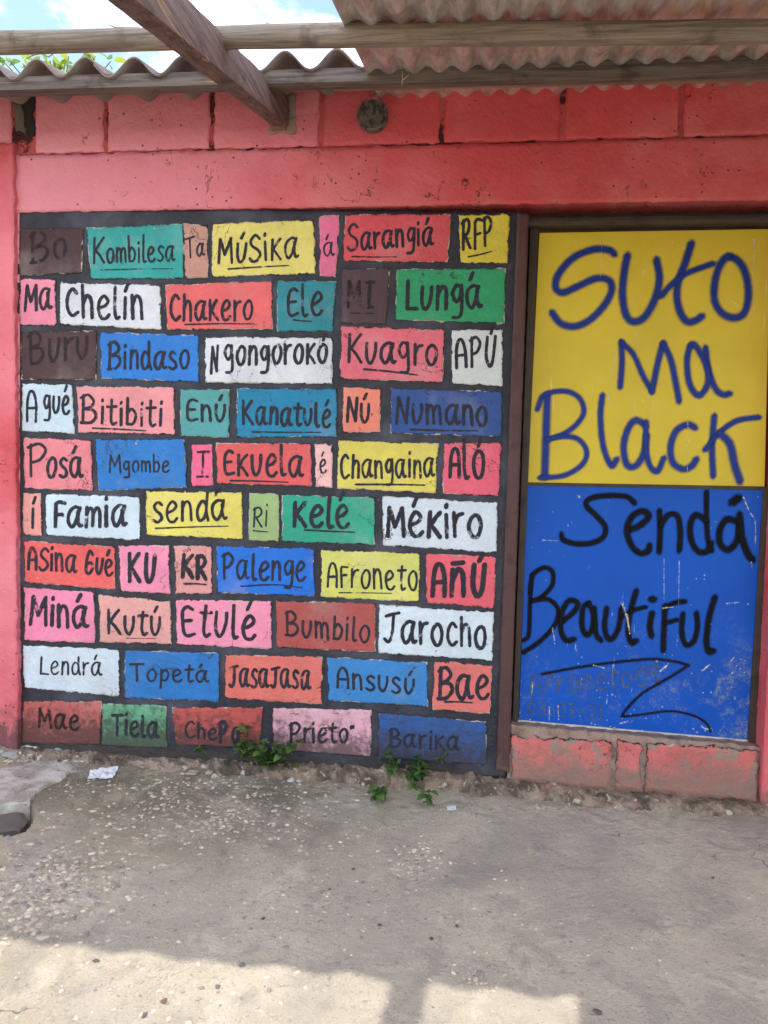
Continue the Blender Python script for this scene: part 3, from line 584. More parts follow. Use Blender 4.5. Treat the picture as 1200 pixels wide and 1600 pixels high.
# colour, corners TL TR BR BL, [(text, x0,y0,x1,y1, xh, cap, stroke)], underline, colour word, ink
BR = [
((74,52,56),((32,358),(130,357),(127,425),(33,430)),[('Bo',45,412,108,402,30,46,5.5)],None,'dark brown','ink_dark'),
((52,160,158),((137,357),(286,351),(287,434),(143,435)),[('Kombilesa',143,412,275,407,23,41,3.7)],((158,422),(270,420),2.2,'ink_faded'),'turquoise',0),
((188,142,128),((288,351),(323,353),(325,433),(290,433)),[('Ta',290,405,321,398,19,31,3)],None,'tan',0),
((222,210,118),((332,351),(489,344.5),(492,427),(332.5,432)),[('MúSika',338,412,468,403,30,39,4.6)],((357,420.5),(451,415),3.2,0),'pale yellow',0),
((222,112,150),((500,339),(530,337),(524.5,432),(500.5,430)),[('á',504,400,524,399,20,25,3)],None,'pink',0),
((212,84,94),((540,336),(703.7,336),(699,409),(537.5,407)),[('Sarangiá',541,392,679,382,26,39,4.6)],((550,401),(620,401.5),3,'ink_faded'),'red pink',0),
((216,200,72),((717.5,337),(795.7,335.5),(792,410.5),(720.7,409.5)),[('RFP',720,392,772,381,44,44,4.8)],((732,401.5),(768,393),3.2,0),'yellow',0),
(PK,((33,437.5),(85.5,437),(87,507.5),(33,507.5)),[('Ma',36,486,83,483,31,40,5)],None,'pink',0),
(WH,((95,442.5),(249.5,446),(251,514),(94.5,506)),[('Chelín',100,494,227,499,35,42,5.6)],None,'white',0),
((222,104,106),((259,446),(424.5,440),(425,513.5),(263,514)),[('Chakero',263,500,397,500,30,40,4.6)],((289,507),(396,506),3,0),'coral red',0),
((44,134,148),((434.5,440),(524,440),(519,517),(433.5,517)),[('Ele',446,495,507,491,34,41,4.8)],((459,500),(487,502),3,0),'teal',0),
((82,60,68),((535,421),(609,420),(602.5,506),(534,504)),[('MI',540,480,586,480,38,40,5)],((548,489),(584,489.5),2.5,'ink_faded'),'dark purple brown','ink_dark'),
((48,156,108),((621,422),(789.5,420),(787,505),(619,499.5)),[('Lungá',631,484,756,482,35,44,6)],None,'green',0),
((76,54,58),((34,519),(150,518),(150,593),(34,592)),[('Burú',42,570,142,559,34,47,5)],None,'dark brown','ink_dark'),
((44,122,208),((157.5,520),(309,525),(309.5,596),(159,590.5)),[('Bindaso',166,577,298,576,27,42,4.6)],None,'bright blue',0),
(WH,((321,527.5),(519,529),(518.5,599),(322.5,597)),[('N',327,585,343,581,40,43,4.5),('gongorokó',348,571,514,567,29,36,5)],None,'white',0),
((220,108,126),((534,510),(693.7,517),(690.5,597),(532,590.5)),[('Kuagro',540,566,686,571,32,43,5.2)],((569,577),(652,586),4,'ink'),'rose pink',0),
((208,216,220),((707,517),(784.5,515.5),(784.5,602),(707,598.7)),[('APÚ',710,576,777,570,42,45,5)],None,'white',0),
((196,216,232),((36,600),(112,601),(116,677),(36,672.5)),[('A',39,656,60,658,44,46,4.2),('gué',66,645,111,647,27,34,4.2)],None,'pale blue white',0),
((230,150,156),((121,605),(271,606),(272,678),(124,675)),[('Bitibiti',124,660,256,666,26,42,4.8)],((145,669),(228,673),3.4,0),'light pink',0),
((84,158,162),((282.5,609.5),(357.5,609.5),(357,683),(283.5,679.5)),[('Enú',288,657,356,658,25,33,4.6)],None,'grey teal',0),
((30,130,172),((371,608),(525.5,608.5),(525.5,681.5),(371,682.5)),[('Kanatulé',376,662,519,667,26,36,4.8)],((394,675),(501,675.5),3,0),'teal blue',0),
((232,136,116),((537,606),(594.5,608),(592.5,674.5),(535.5,675)),[('Nú',539,658,581,660,29,36,5)],None,'salmon orange',0),
((48,82,148),((612,607.5),(783.7,612.5),(783,682),(610.5,676)),[('Numano',615,661,765,665,30,41,5.2)],((641,671),(746,673),3.4,0),'navy blue',0),
((224,132,142),((38,684.5),(142,688.7),(144.5,765.5),(39.5,762.5)),[('P',42,746,78,744,46,50,5),('osá',70,746,132,746,30,40,5.2)],None,'dusty pink',0),
((44,120,196),((149.5,687.5),(287,687.5),(292,761),(155,766)),[('Mgombe',169,738,266,738,17,28,3)],None,'blue',0),
((232,104,142),((300.5,695.7),(331,695.7),(332.5,758),(300,758.7)),[('I',305,746,328,746,38,41,3.8)],None,'pink',0),
((220,96,98),((339,693),(485,694),(486.5,759),(341,754.5)),[('Ekuela',347,742,476,744,32,37,5)],((360,751),(450,753.5),3.4,0),'red',0),
((234,184,184),((493,694),(518.5,695.7),(518.5,760.5),(493.5,760.5)),[('é',498,739,512,739,20,25,3)],None,'very pale pink',0),
((220,206,98),((530,689),(683.7,693.7),(680,769.5),(527.5,762)),[('Changaina',529,747,681,745,27,36,4.3)],((556,757),(664,758),4,0),'yellow',0),
((226,100,122),((694.5,692.5),(782.5,692.5),(778.7,774.5),(692.5,770)),[('Aló',699,746,761,747,41,43,6)],None,'pink red',0),
((224,152,146),((37,771),(63.7,772),(65,837),(37.5,833.7)),[('í',46,824,58,824,31,40,4.8)],None,'salmon',0),
((202,220,234),((71.7,772),(217.5,777.5),(218,843),(73.7,836)),[('Famia',81,823,200,822,31,39,6)],None,'pale blue white',0),
((224,212,106),((228.7,767.5),(377.5,770.8),(378,842),(230,835)),[('sendá',236,816,357,812,30,42,4.6)],((243,825.5),(356,822),3,0),'yellow',0),
((158,186,126),((390,771),(434.5,772.7),(435,845),(389.5,842.5)),[('Ri',393,822,420,823,25,30,3)],((396,829),(418,831),2.6,0),'pale green',0),
((48,164,136),((441,774),(585,778),(584.5,850),(442,845)),[('Kelé',454,822,549,824,33,37,6.3)],((476,828),(554,831.5),3.4,0),'sea green',0),
((206,218,230),((598.7,776),(777,786),(774.5,862.5),(599.5,851)),[('Mékiro',601,836,757,840,36,43,7)],None,'white',0),
((226,98,96),((38.7,846),(178.7,855),(179.5,920),(39.5,909.5)),[('ASina',41,889,122,894,26,33,4.8),('Gué',130,896,179,900,25,34,5)],None,'red',0),
((234,142,172),((186,853.7),(262.5,853),(266,927),(189.5,922.5)),[('KU',197,909,246,911,40,43,6.6)],None,'pink',0),
((220,152,150),((273,853.7),(330.5,853.7),(330,927.5),(276,926)),[('KR',280,902,326,905,33,34,7)],((288,912),(322,913.5),4,0),'dusty salmon',0),
((28,112,214),((340,854.5),(489.5,857.5),(490.5,930.5),(339.5,925)),[('Palenge',346,905,480,907,29,39,4.4)],((377,916),(430,913.5),(472,918),3,0),'bright blue',0),
((214,214,108),((502.5,860),(655.5,865),(653.7,939.5),(503,932)),[('Afroneto',509,916,655,923,29,38,4)],((530,926),(612,927),2.5,'ink_faded'),'lime yellow',0),
((226,98,112),((666,866),(774.5,870),(771,949.5),(667.5,940)),[('AÑÚ',670,929,762,931,46,50,8)],None,'pink red',0),
((232,134,166),((39.5,918.7),(146,926),(148,1003.7),(39.5,1000)),[('Miná',44,975,141,981,32,42,6)],None,'pink',0),
((220,158,152),((156,930),(266,940),(267.5,1005.5),(157.5,1002.5)),[('Kutú',165,990,255,993,28,37,5)],((198,997),(245,997),2,'ink_faded'),'dusty salmon',0),
((236,144,172),((276,937.5),(422.5,940.5),(423.7,1013),(277,1006)),[('Etulé',281,992,402,998,36,45,5.6)],None,'light pink',0),
((172,82,78),((433,940),(586,943),(585.5,1018),(433,1011)),[('Bumbilo',444,992,580,1004,25,36,4.2)],None,'brown red',0),
((208,222,232),((593,945.5),(770.7,957),(768.7,1031),(592.5,1019.5)),[('Jarocho',596,1003,763,1012,34,45,5.6)],None,'white',0),
((202,216,228),((37,1009),(185.5,1015.5),(186,1087),(39,1074)),[('Lendrá',60,1053,161,1055,19,27,3.3)],None,'stained pale white',0),
((42,116,186),((196,1017),(342.5,1020.5),(341,1095),(196,1090)),[('Topetá',202,1064,328,1066,18,28,3.6)],None,'chipped blue',0),
((216,112,102),((353,1023.7),(502.5,1027),(502,1099.5),(352.5,1089.5)),[('JasaJasa',356,1072,487,1076,28,32,4.6)],None,'salmon red',0),
((56,130,196),((512,1027),(666.7,1036),(667.5,1103),(514.7,1094)),[('Ansusú',524,1074,650,1085,23,32,4.2)],None,'medium blue',0),
((220,118,112),((680,1034),(768,1040.7),(765,1114.5),(676.5,1108)),[('Bae',681,1093,767,1090,36,48,6)],((695,1096.5),(738,1098),3.6,0),'salmon red',0),
((190,96,92),((38,1097),(158.7,1096),(155,1162.5),(35,1160)),[('Mae',58,1136,126,1141,22,28,4.5)],None,'mouldy red','ink_faded'),
((100,164,128),((162,1100),(258.7,1104),(260,1168),(160,1163.7)),[('Tiela',173,1147,250,1153,23,32,5)],None,'grey green',0),
((186,84,80),((270,1106),(410,1106),(405,1168),(276,1163)),[('Che',286,1152,341,1155,17,25,3.8),('P',340,1160,358,1160,28,30,6),('a',361,1162,378,1162,24,25,4.5)],None,'dark red',0),
((222,168,182),((427,1107),(580,1110),(579,1181),(428,1171)),[('Prieto"',450,1160,556,1159,21,31,4.2)],None,'rough pale pink',0),
((48,88,150),((592,1114),(758.7,1128.7),(760,1194),(593,1183)),[('Barika',606,1166,720,1172,20,27,4)],None,'dark blue',0),
]
for bi, (colr, cs, words, ul, cname, inkm) in enumerate(BR):
    txt = ' '.join(w_[0] for w_ in words)
    sat = .93
    colo = S(*colr); 
    cs = [(p[0]+dx_, p[1]+dy_) for p, (dx_, dy_) in zip(cs, ((-1, -1), (1, -1), (1, 1), (-1, 1)))]
    br = quad_slab([W(*p) for p in cs], .0016, .004, M['brick'], 'painted_brick', house, res=.0075, jit=.0034, amp=1.0, seed=100+bi*7, color=colo,
                   label='%s painted brick of the mural with a black hand lettered word' % cname)
    R = Rib(.0016, .0009, hgt)
    for w_ in words: write(R, *w_)
    R.build('lettering', M[inkm or 'ink'], br, label='hand painted word "%s"' % ''.join(w_[0] for w_ in words))
    if ul:
        pts = ul[:-2]; R = Rib(.0016, .0013, hgt)
        if len(pts) == 2: pts = (pts[0], ((pts[0][0]+pts[1][0])/2, (pts[0][1]+pts[1][1])/2+random.uniform(-.8, .8)), pts[1])
        R.stroke(pts, ul[-2], .2, .35); R.build('underline', M[ul[-1] or 'ink'], br)

# ------------------------------------------------------------------ door
DR = -.045     # the door face lies behind the wall face
quad_slab([W(808, 333), W(826, 337), W(795, 1205), W(775, 1200)], .012, .10, M['postbrown'], 'door_post', house, res=.011, jit=.0018, seed=200)
box('door_recess', W(815, 700)[0], xdr+.05, .10, .13, zU, zMurTop+.01, M['frame'], house)
bar('door_head', ((W(826, 345)[0], .035, W(1000, 345)[1]+.004), (xdr+.06, .035, W(1000, 345)[1]+.004)), .06, .028, M['frame'], house, 30, .001)
def frame_box(name, pa, pb, pc, pd, d, th, m, parent, **k):
    c = [W(p[0], p[1], d) for p in (pa, pb, pc, pd)]
    V = [(x, -d, z) for x, z in c]+[(x, -d+th, z) for x, z in c]
    F = [(0, 3, 2, 1), (4, 5, 6, 7), (0, 1, 5, 4), (1, 2, 6, 5), (2, 3, 7, 6), (3, 0, 4, 7)]
    return obj(name, V, F, m, parent, **k)
door = frame_box('door', (834, 352), (1200.5, 346), (1172, 1168), (806, 1137), DR-.012, .02, M['frame'], house, label='two panel sheet metal door, yellow above and blue below')
frame_box('door_stile', (829, 350), (842, 350), (809, 1134), (801, 1133), DR+.006, .02, M['frame'], door)
frame_box('door_stile', (1193, 762), (1200, 762), (1183, 1168), (1168, 1167), DR+.006, .02, M['frame'], door)
def panel(name, cs, m, d, lab):
    c = [W(p[0], p[1], d) for p in cs]; n = 24; V = []; F = []
    for j in range(n+1):
        for i in range(n+1):
            u, v = i/n, j/n
            x = (c[0][0]*(1-u)+c[1][0]*u)*(1-v)+(c[3][0]*(1-u)+c[2][0]*u)*v; z = (c[0][1]*(1-u)+c[1][1]*u)*(1-v)+(c[3][1]*(1-u)+c[2][1]*u)*v
            V.append((x, -d, z))
    for j in range(n):
        for i in range(n): a = j*(n+1)+i; F.append((a, a+n+1, a+n+2, a+1))
    rim = list(range(n+1))+[j*(n+1)+n for j in range(1, n+1)]+[n*(n+1)+i for i in range(n-1, -1, -1)]+[j*(n+1) for j in range(n-1, 0, -1)]
    b = len(V); V += [(V[r][0], -d+.008, V[r][2]) for r in rim]; k = len(rim)
    for i in range(k): F.append((rim[i], rim[(i+1) % k], b+(i+1) % k, b+i))
    return obj(name, V, F, m, door, label=lab)
panel('door_panel', ((843, 364), (1204, 358), (1194.5, 760), (824.5, 753.5)), M['yellow'], DR, 'yellow upper panel with blue spray lettering')
panel('door_panel', ((824, 759), (1193, 766), (1170, 1157), (811, 1124.5)), M['blue'], DR, 'blue lower panel with black spray lettering')
frame_box('bottom_rail', (809, 1125), (1176, 1157), (1175.5, 1166), (808.5, 1133.5), DR+.004, .02, M['alu'], door)
frame_box('middle_rail', (824.5, 754), (1194.5, 760.5), (1194, 765.5), (824, 759), DR+.003, .012, M['frame'], door)
def zA(*p): return [(780+a*.35, 320+b*.35) for a, b in p]
def zB(*p): return [(780+a*.35, 740+b*.35) for a, b in p]
def letters(name, strokes, m, lab, wk=1.9, lift=.0008):
    R = Rib(DR, lift, None)
    for w_, p in strokes: R.stroke(p, w_*wk, .05)
    return R.build(name, m, door, label=lab)
letters('lettering', [
 (9.5, zA((515,220),(490,203),(420,200),(330,238),(265,310),(252,370),(285,392),(350,365),(430,330),(485,335),(503,375),(475,440),(410,510),(340,543),(275,530),(235,482))),
 (10, zA((572,225),(558,300),(550,400),(565,490),(600,522),(650,500),(695,420),(715,330),(702,245))),
 (10, zA((858,172),(830,260),(800,340),(793,410),(808,480),(840,522),(880,515),(905,497))), (8, zA((722,410),(775,350),(840,305),(955,262))),
 (10, zA((1025,232),(985,270),(962,350),(962,430),(995,485),(1050,505),(1095,480),(1112,400),(1100,310),(1070,255),(1025,232)))], M['spray_blue'], 'blue sprayed word "Suto"')
letters('lettering', [(8, zA((540,815),(548,700),(545,612))), (7.5, zA((545,612),(600,670),(640,760),(682,835))), (8.5, zA((682,835),(705,720),(730,618))), (8.5, zA((732,618),(765,690),(785,780),(803,878))),
 (8.5, zA((855,628),(880,635),(925,720),(930,800),(890,852),(850,800),(838,700),(855,628))), (8.5, zA((920,638),(935,740),(965,820),(1000,848),(1030,842)))], M['spray_blue'], 'blue sprayed word "Ma"')
letters('lettering', [(10, zA((215,850),(210,1000),(203,1215))), (7, zA((170,915),(200,850),(290,832),(355,860),(378,920),(350,975),(290,1022),(215,1048))), (7, zA((215,1048),(280,1035),(350,1045),(390,1100),(370,1160),(290,1208),(180,1220))),
 (8, zA((460,850),(452,950),(465,1080),(500,1165),(525,1135))), (9, zA((655,985),(610,962),(575,1000),(555,1080),(570,1160),(610,1165),(645,1110),(658,1030))), (8, zA((655,970),(655,1080),(670,1160),(705,1190),(735,1130))),
 (9, zA((875,995),(840,982),(790,1010),(765,1080),(775,1150),(820,1180),(860,1165),(880,1135))), (8.5, zA((960,942),(950,1080),(955,1212))), (7.5, zA((918,1095),(980,1020),(1060,965),(1160,948))), (10.5, zA((985,1020),(1030,1070),(1050,1160),(1075,1235)))], M['spray_blue'], 'blue sprayed word "Black"')
letters('lettering', [(7, zB((605,132),(570,104),(490,98),(410,110),(388,142),(430,185),(472,235),(465,282),(420,308),(350,314),(290,298),(277,270))),
 (8, zB((582,252),(630,230),(668,190),(640,168),(595,190),(570,250),(590,320),(630,355),(665,345),(670,320))), (7.5, zB((715,165),(718,250),(714,350))), (7.5, zB((720,232),(755,185),(795,190),(808,260),(804,345))),
 (7, zB((925,82),(925,200),(932,300),(950,345))), (8, zB((925,210),(880,185),(855,220),(855,290),(885,345),(925,348),(948,310))), (11, zB((1068,108),(1040,130))), (8.5, zB((1055,212),(1015,205),(985,250),(985,310),(1020,340),(1060,300),(1072,220))), (9, zB((1072,182),(1085,290),(1110,360),(1132,385)))],
 M['spray_black'], 'black sprayed word "Sendá"')
letters('lettering', [(5.5, zB((146,450),(138,560),(132,715),(108,745))), (6, zB((138,530),(150,455),(200,420),(238,440),(235,500),(190,550),(150,568))), (6, zB((150,568),(220,562),(264,610),(245,680),(180,750),(106,800))),
 (7, zB((280,662),(335,615),(350,578),(312,568),(280,620),(275,700),(300,745),(335,738))), (7, zB((400,578),(375,600),(370,680),(390,720),(415,690),(425,600))), (7, zB((400,578),(425,640),(432,715),(455,745))),
 (7, zB((480,600),(470,680),(485,735),(510,732),(535,680),(545,600))), (7.5, zB((612,522),(585,620),(575,700),(590,755),(612,745))), (5.5, zB((545,642),(600,610),(655,595))), (8, zB((682,622),(672,680),(680,725))), (9, zB((678,562),(690,560))),
 (7.5, zB((740,590),(735,700),(732,790))), (6.5, zB((740,600),(780,578),(830,570))), (6, zB((740,668),(795,652))), (7, zB((820,625),(815,710),(835,765),(870,745),(885,680),(880,622))), (8, zB((962,552),(935,650),(925,750),(935,795),(957,790)))],
 M['spray_black'], 'black sprayed word "Beautiful"')
letters('flourish', [(3.6, zB((190,895),(350,865),(520,842),(680,828),(780,838),(845,856))), (3.6, zB((845,856),(760,910),(640,980),(565,1055),(550,1082))), (3, zB((545,1085),(640,1075),(760,1060),(860,1078),(920,1110),(945,1150)))], M['spray_thin'], 'thin black sprayed zigzag', 2.2)
def marks(name, lst, m, lab):
    for w_, p, tp in lst:
        R = Rib(DR, .0018, None); R.stroke(p, w_, .45, tp); R.build(name, m, door)
M['chalk'] = ink('pale_paint_marks', S(214, 212, 198), .1, 1.0, 1.3, .6, amax=.7, haze_or_fade=.08, bump=False, coarse=70)
marks('paint_drip', [(2.6, zA((458,165),(456,240),(450,325)), .5), (7, zA((1138,155),(1136,190)), 0), (2.2, zA((1137,190),(1134,380),(1125,560)), .6), (3.6, zA((520,655),(508,710),(498,790)), .4), (2.4, zA((602,410),(600,450)), .4), (2.8, zA((656,250),(655,285)), .3), (2.6, zA((646,295),(644,325)), .3),
 (2.6, zA((688,865),(682,905),(680,980)), .5), (1.6, zA((612,560),(614,690)), .4), (2.4, zA((840,960),(843,1000)), .4), (1.5, zA((605,870),(600,960)), .4), (1.6, zA((838,1050),(840,1230)), .5), (3, zA((487,845),(490,880)), .3), (2.5, zA((1020,420),(1060,450),(1050,470)), .3)], M['chalk'], 'pale drips on the yellow panel')
marks('scrape', [(5, zB((1090,105),(1112,160)), .4), (3.6, zB((1122,178),(1142,215),(1143,320)), .5), (7, zB((548,575),(570,640),(582,715)), .5), (4, zB((730,600),(775,595)), .3), (3.6, zB((238,690),(248,760)), .5), (3, zB((195,297),(260,300)), .5), (5, zB((350,100),(358,104)), 0),
 (2, zB((735,380),(735,560)), .4), (2, zB((803,390),(800,600)), .6), (6, zB((720,880),(750,855)), .4), (5, zB((905,880),(940,850)), .4), (4, zB((1030,840),(1048,820)), .4), (3, zB((420,855),(470,868)), .3), (3, zB((225,1040),(222,1100)), .4), (3, zB((262,1035),(265,1100)), .4), (4, zB((1010,580),(1070,574)), .5), (3, zB((1125,395),(1128,425)), .3), (3, zB((150,930),(146,980)), .4), (4, zB((540,1115),(575,1105)), .3)], M['chalk'], 'pale scrapes on the blue panel')
R = Rib(DR, .0004, None); write(R, 'Afroneto09', 826, 1087, 1032, 1070, 24, 32, 4.6); R.build('lettering', M['ghost'], door, label='worn grey signature')
R = Rib(DR, .0004, None); write(R, '03-07-21', 822, 1117, 944, 1122, 18, 20, 4.2); R.build('lettering', M['ghost'], door, label='worn grey date "03-07-21"')

# ------------------------------------------------------------------ footing along the wall
def prism_strip(name, pts_top, dep, m, seedd, **k):
    """rough low kerb-like strip: pts_top = [(x, height)], protrudes dep in front of the wall"""
    V = []; F = []; n = 520; K = 7
    x0, x1 = pts_top[0][0], pts_top[-1][0]
    for i in range(n+1):
        x = x0+(x1-x0)*i/n
        for a, b in zip(pts_top, pts_top[1:]):
            if a[0] <= x <= b[0]+1e-6: h = a[1]+(b[1]-a[1])*(x-a[0])/(b[0]-a[0]); dd = a[2]+(b[2]-a[2])*(x-a[0])/(b[0]-a[0])
        h += .010*nz(x*14, 1, seedd)+.006*nz(x*50, 2, seedd); dd += .022*nz(x*8, 5, seedd)+.014*nz(x*37, 6, seedd)
        for q, (fy, fz) in enumerate(((-.02, 1.0), (.35, .98), (.7, .9), (.92, .65), (1.0, .3), (1.06, 0), (1.1, -.6))):
            e = .010*nz(x*45, q*1.9, seedd)+.006*nz(x*110, q*3.1, seedd)
            V.append((x, -(dd*fy+e), h*fz+e if q < 5 else h*fz*.5-.01))
    for i in range(n):
        for q in range(K-1): a = i*K+q; F.append((a, a+1, a+K+1, a+K))
    return obj(name, V, F, m, None, smooth=False, kind='structure')
fp = [(XL, .03, .05), (W(30, 1180)[0], .035, .05), (W(250, 1190)[0], .03, .05), (W(480, 1205)[0], .05, .055), (W(620, 1210)[0], .055, .06), (W(760, 1215)[0], .05, .07), (W(900, 1230)[0], .035, .085), (W(1180, 1250)[0], .03, .08), (XR, .03, .06)]
prism_strip('footing', fp, 0, M['footing'], 4)

# ------------------------------------------------------------------ roofs
SL = .23
def sheet(name, x0, x1, d0, d1, pitch, amp, xc, zc, m, parent, th=.005, lift=0.0, ny=6, per=14, slope=SL, ref=.3, sag=0.0):
    """corrugated sheet from d0 (front) to d1 (towards the ridge); zc = centre height at distance ref in front of the wall"""
    n = max(4, int((x1-x0)/pitch*per)); V = []; F = []
    f = lambda x, d: zc+slope*(ref-d)+amp*math.cos(2*PI*(x-xc)/pitch)+lift+.002*nz(x*3, d*3, 4)
    for s_ in (0, 1):
        for j in range(ny+1):
            d = d0+(d1-d0)*j/ny
            for i in range(n+1):
                x = x0+(x1-x0)*i/n; dj = d+(.004*nz(x*12, d, 3) if j in (0, ny) else 0)
                V.append((x, -dj, f(x, d)+(th if s_ else 0)))
    N = (n+1)*(ny+1); ix = lambda s_, i, j: s_*N+j*(n+1)+i
    for j in range(ny):
        for i in range(n):
            F.append((ix(1, i, j), ix(1, i+1, j), ix(1, i+1, j+1), ix(1, i, j+1))); F.append((ix(0, i, j), ix(0, i, j+1), ix(0, i+1, j+1), ix(0, i+1, j)))
    for i in range(n):
        F.append((ix(0, i, 0), ix(0, i+1, 0), ix(1, i+1, 0), ix(1, i, 0))); F.append((ix(0, i, ny), ix(1, i, ny), ix(1, i+1, ny), ix(0, i+1, ny)))
    for j in range(ny):
        F.append((ix(0, 0, j), ix(1, 0, j), ix(1, 0, j+1), ix(0, 0, j+1))); F.append((ix(0, n, j), ix(0, n, j+1), ix(1, n, j+1), ix(1, n, j)))
    return obj(name, V, F, m, parent, smooth=True)
RIDGE = -1.75
crX, crZ = W(445, 78, .3); AMP = .029; PIT = (W(445, 90, .3)[0]-W(57, 90, .3)[0])/5
zF = crZ-AMP-.006
xe_f = W(566, 100, .3)[0]
edges = []; x = xe_f+.0
sheet('roof_sheet', xe_f-.1, xe_f+.35, .02, RIDGE, PIT, AMP, crX, zF+.004, M['fibre'], house, th=.006, ny=5)  # infill sheet added to block a light leak between the two roofs
while x > XL-.3: edges.append((x-5*PIT, x+(.07 if not edges else 0))); x -= 5*PIT  # first sheet widened to close the same light gap
for k, (a, b) in enumerate(edges):
    sheet('roof_sheet', a-.05, b, .30, RIDGE, PIT, AMP, crX, zF, M['fibre'], house, th=.006, lift=.007*(k % 2), ny=5)
    sheet('roof_sheet', a-.05, b, RIDGE, -3.6, PIT, AMP, crX, zF+2*SL*(.3-RIDGE)*0, M['fibre'], house, th=.006, lift=.007*(k % 2), ny=4, slope=-SL, ref=.3-2*(.3-RIDGE))
tube('ridge_cap', [(XL-.3, -RIDGE, zF+SL*(.3-RIDGE)+.02), (XR+.3, -RIDGE, zF+SL*(.3-RIDGE)+.02)], .05, M['fibre'], house, 10)

porch = thing('porch_roof', 'rusty corrugated metal porch roof over the door on a wooden pole and rafter', 'porch roof', (.6, -1.0, 2.3))
mz = W(900, 103, .27)[1]
xe = W(576, 105, .27)[0]
x = xe; k = 0
while x < XR+.3:
    sheet('metal_sheet', x, x+.076*9.4, 1.95, -.5, .076, .0095, xe+.03, mz, M['galv'], porch, th=.0012, lift=.0022*(k % 2), ny=12, per=12, ref=.27)
    sheet('metal_sheet', x, x+.076*9.4, -.35, RIDGE-.02, .076, .0095, xe+.03, mz+.006, M['galv'], porch, th=.0012, lift=.0022*(k % 2), ny=5, per=12, ref=.27)
    x += .076*9; k += 1
sheet('roof_sheet', xe, XR+.3, RIDGE, -3.6, .1, .012, 0, mz+.006, M['galv'], house, th=.002, ny=3, slope=-SL, ref=.27-2*(.27-RIDGE))
# eave batten
dB = .262; zb1 = W(600, 113, dB)[1]; zb0_ = W(600, 133, dB)[1]
bar('eave_batten', ((XL-.3, -dB, W(0, 124, dB)[1]), (XR+.35, -dB, W(1200, 116, dB)[1])), .05, .046, M['batten'], house, 90, .0015)
bar('eave_board', ((W(520, 130, .24)[0], -.238, W(520, 134, .238)[1]), (XR+.3, -.238, W(1200, 131, .238)[1])), .05, .012, M['lip'], house, 60, .001)
# pole across, resting on the rafter
def pole(name, p0, p1, r0, r1, m, parent, nseg=70, seed=1):
    pts = []; R = []
    for i in range(nseg+1):
        t_ = i/nseg; p = Vector(p0).lerp(Vector(p1), t_)
        p.z += .006*nz(t_*5, seed, 2)+.012*math.sin(PI*t_*.9); p.y += .008*nz(t_*4, seed, 7)
        pts.append(p); R.append((r0+(r1-r0)*t_)*(1+.10*nz(t_*14, seed, 9)+.05*nz(t_*50, seed, 3)))
    return tube(name, pts, R, m, parent, 12)
dP = .67
L0 = W(0, 69, dP); L1 = W(1200, 49, dP); dxp = (L1[0]-L0[0]); sz = (L1[1]-L0[1])/dxp
pA = (XL-.2, -dP, L0[1]+(XL-.2-L0[0])*sz-.004); pB = (XR+.4, -dP, L0[1]+(XR+.4-L0[0])*sz-.008)
pole('pole', pA, pB, .030, .026, M['pole'], porch)
# bark splinters
for k, (a, b, c) in enumerate((((128, 49), (150, 44), (176, 45)), ((170, 39), (180, 42), (215, 40)), ((40, 92), (52, 84), (60, 82)), ((415, 35), (425, 39), (482, 34)), ((68, 84), (74, 88), (80, 82)))):
    q = [W(p[0], p[1], dP+.01) for p in (a, b, c)]
    tube('bark_splinter', [(x_, -dP-.01+.004*j, z_) for j, (x_, z_) in enumerate(q)], [.0008, .0022, .001], M['pole'], porch, 5)
# rafter
rx1, rz1 = W(456, 152); rx0, rz0 = W(424, 200)
rw = .062; rh = .10; rxc = rx1-rw/2-.004
rzc = W(440, 176)[1]-.002
bar('rafter', ((rxc, .02, rzc+.005), (rxc-.01, -1.9, rzc-1.92*.247)), rw, rh, M['rafter'], porch, 70, .0016)
bar('rafter', ((1.55, .0, rzc+.005), (1.55, -1.9, rzc-1.92*.247)), rw, rh, M['rafter'], porch, 40, .003)
bar('rafter', ((-3.0, .0, rzc+.005), (-3.0, -1.9, rzc-1.92*.247)), rw, rh, M['rafter'], porch, 40, .003)
box('bracket', rxc-.03, rxc+.02, -.03, .0, W(440, 207)[1], W(440, 196)[1], M['lip'], porch)
# outer pole of the porch and its posts (out of the photograph, carries the sheets)
pole('pole', (-.45, -1.8, mz-.23*1.53-.045), (XR+.4, -1.8, mz-.23*1.53-.045), .03, .028, M['pole'], porch, 40, 5)
pole('post', (1.95, -1.8, -.05), (1.95, -1.8, mz-.23*1.53-.07), .05, .04, M['pole'], porch, 20, 8)

# wire hook
q = [W(px, py, .292) for px, py in ((623, 108), (630, 106), (638, 111), (638, 118), (632, 123), (629, 125))]
wv = tube('wire_hook', [(x_, -.292, z_) for x_, z_ in q], .0011, M['alu'], None, 5)
tag(wv, 'small bent wire hook on the dark eave batten right of the fibre roof', 'wire')
q = [W(px, py, .292) for px, py in ((628, 108), (629, 120), (628, 133))]
tube('wire_end', [(x_, -.292, z_) for x_, z_ in q], .001, M['alu'], wv, 5)

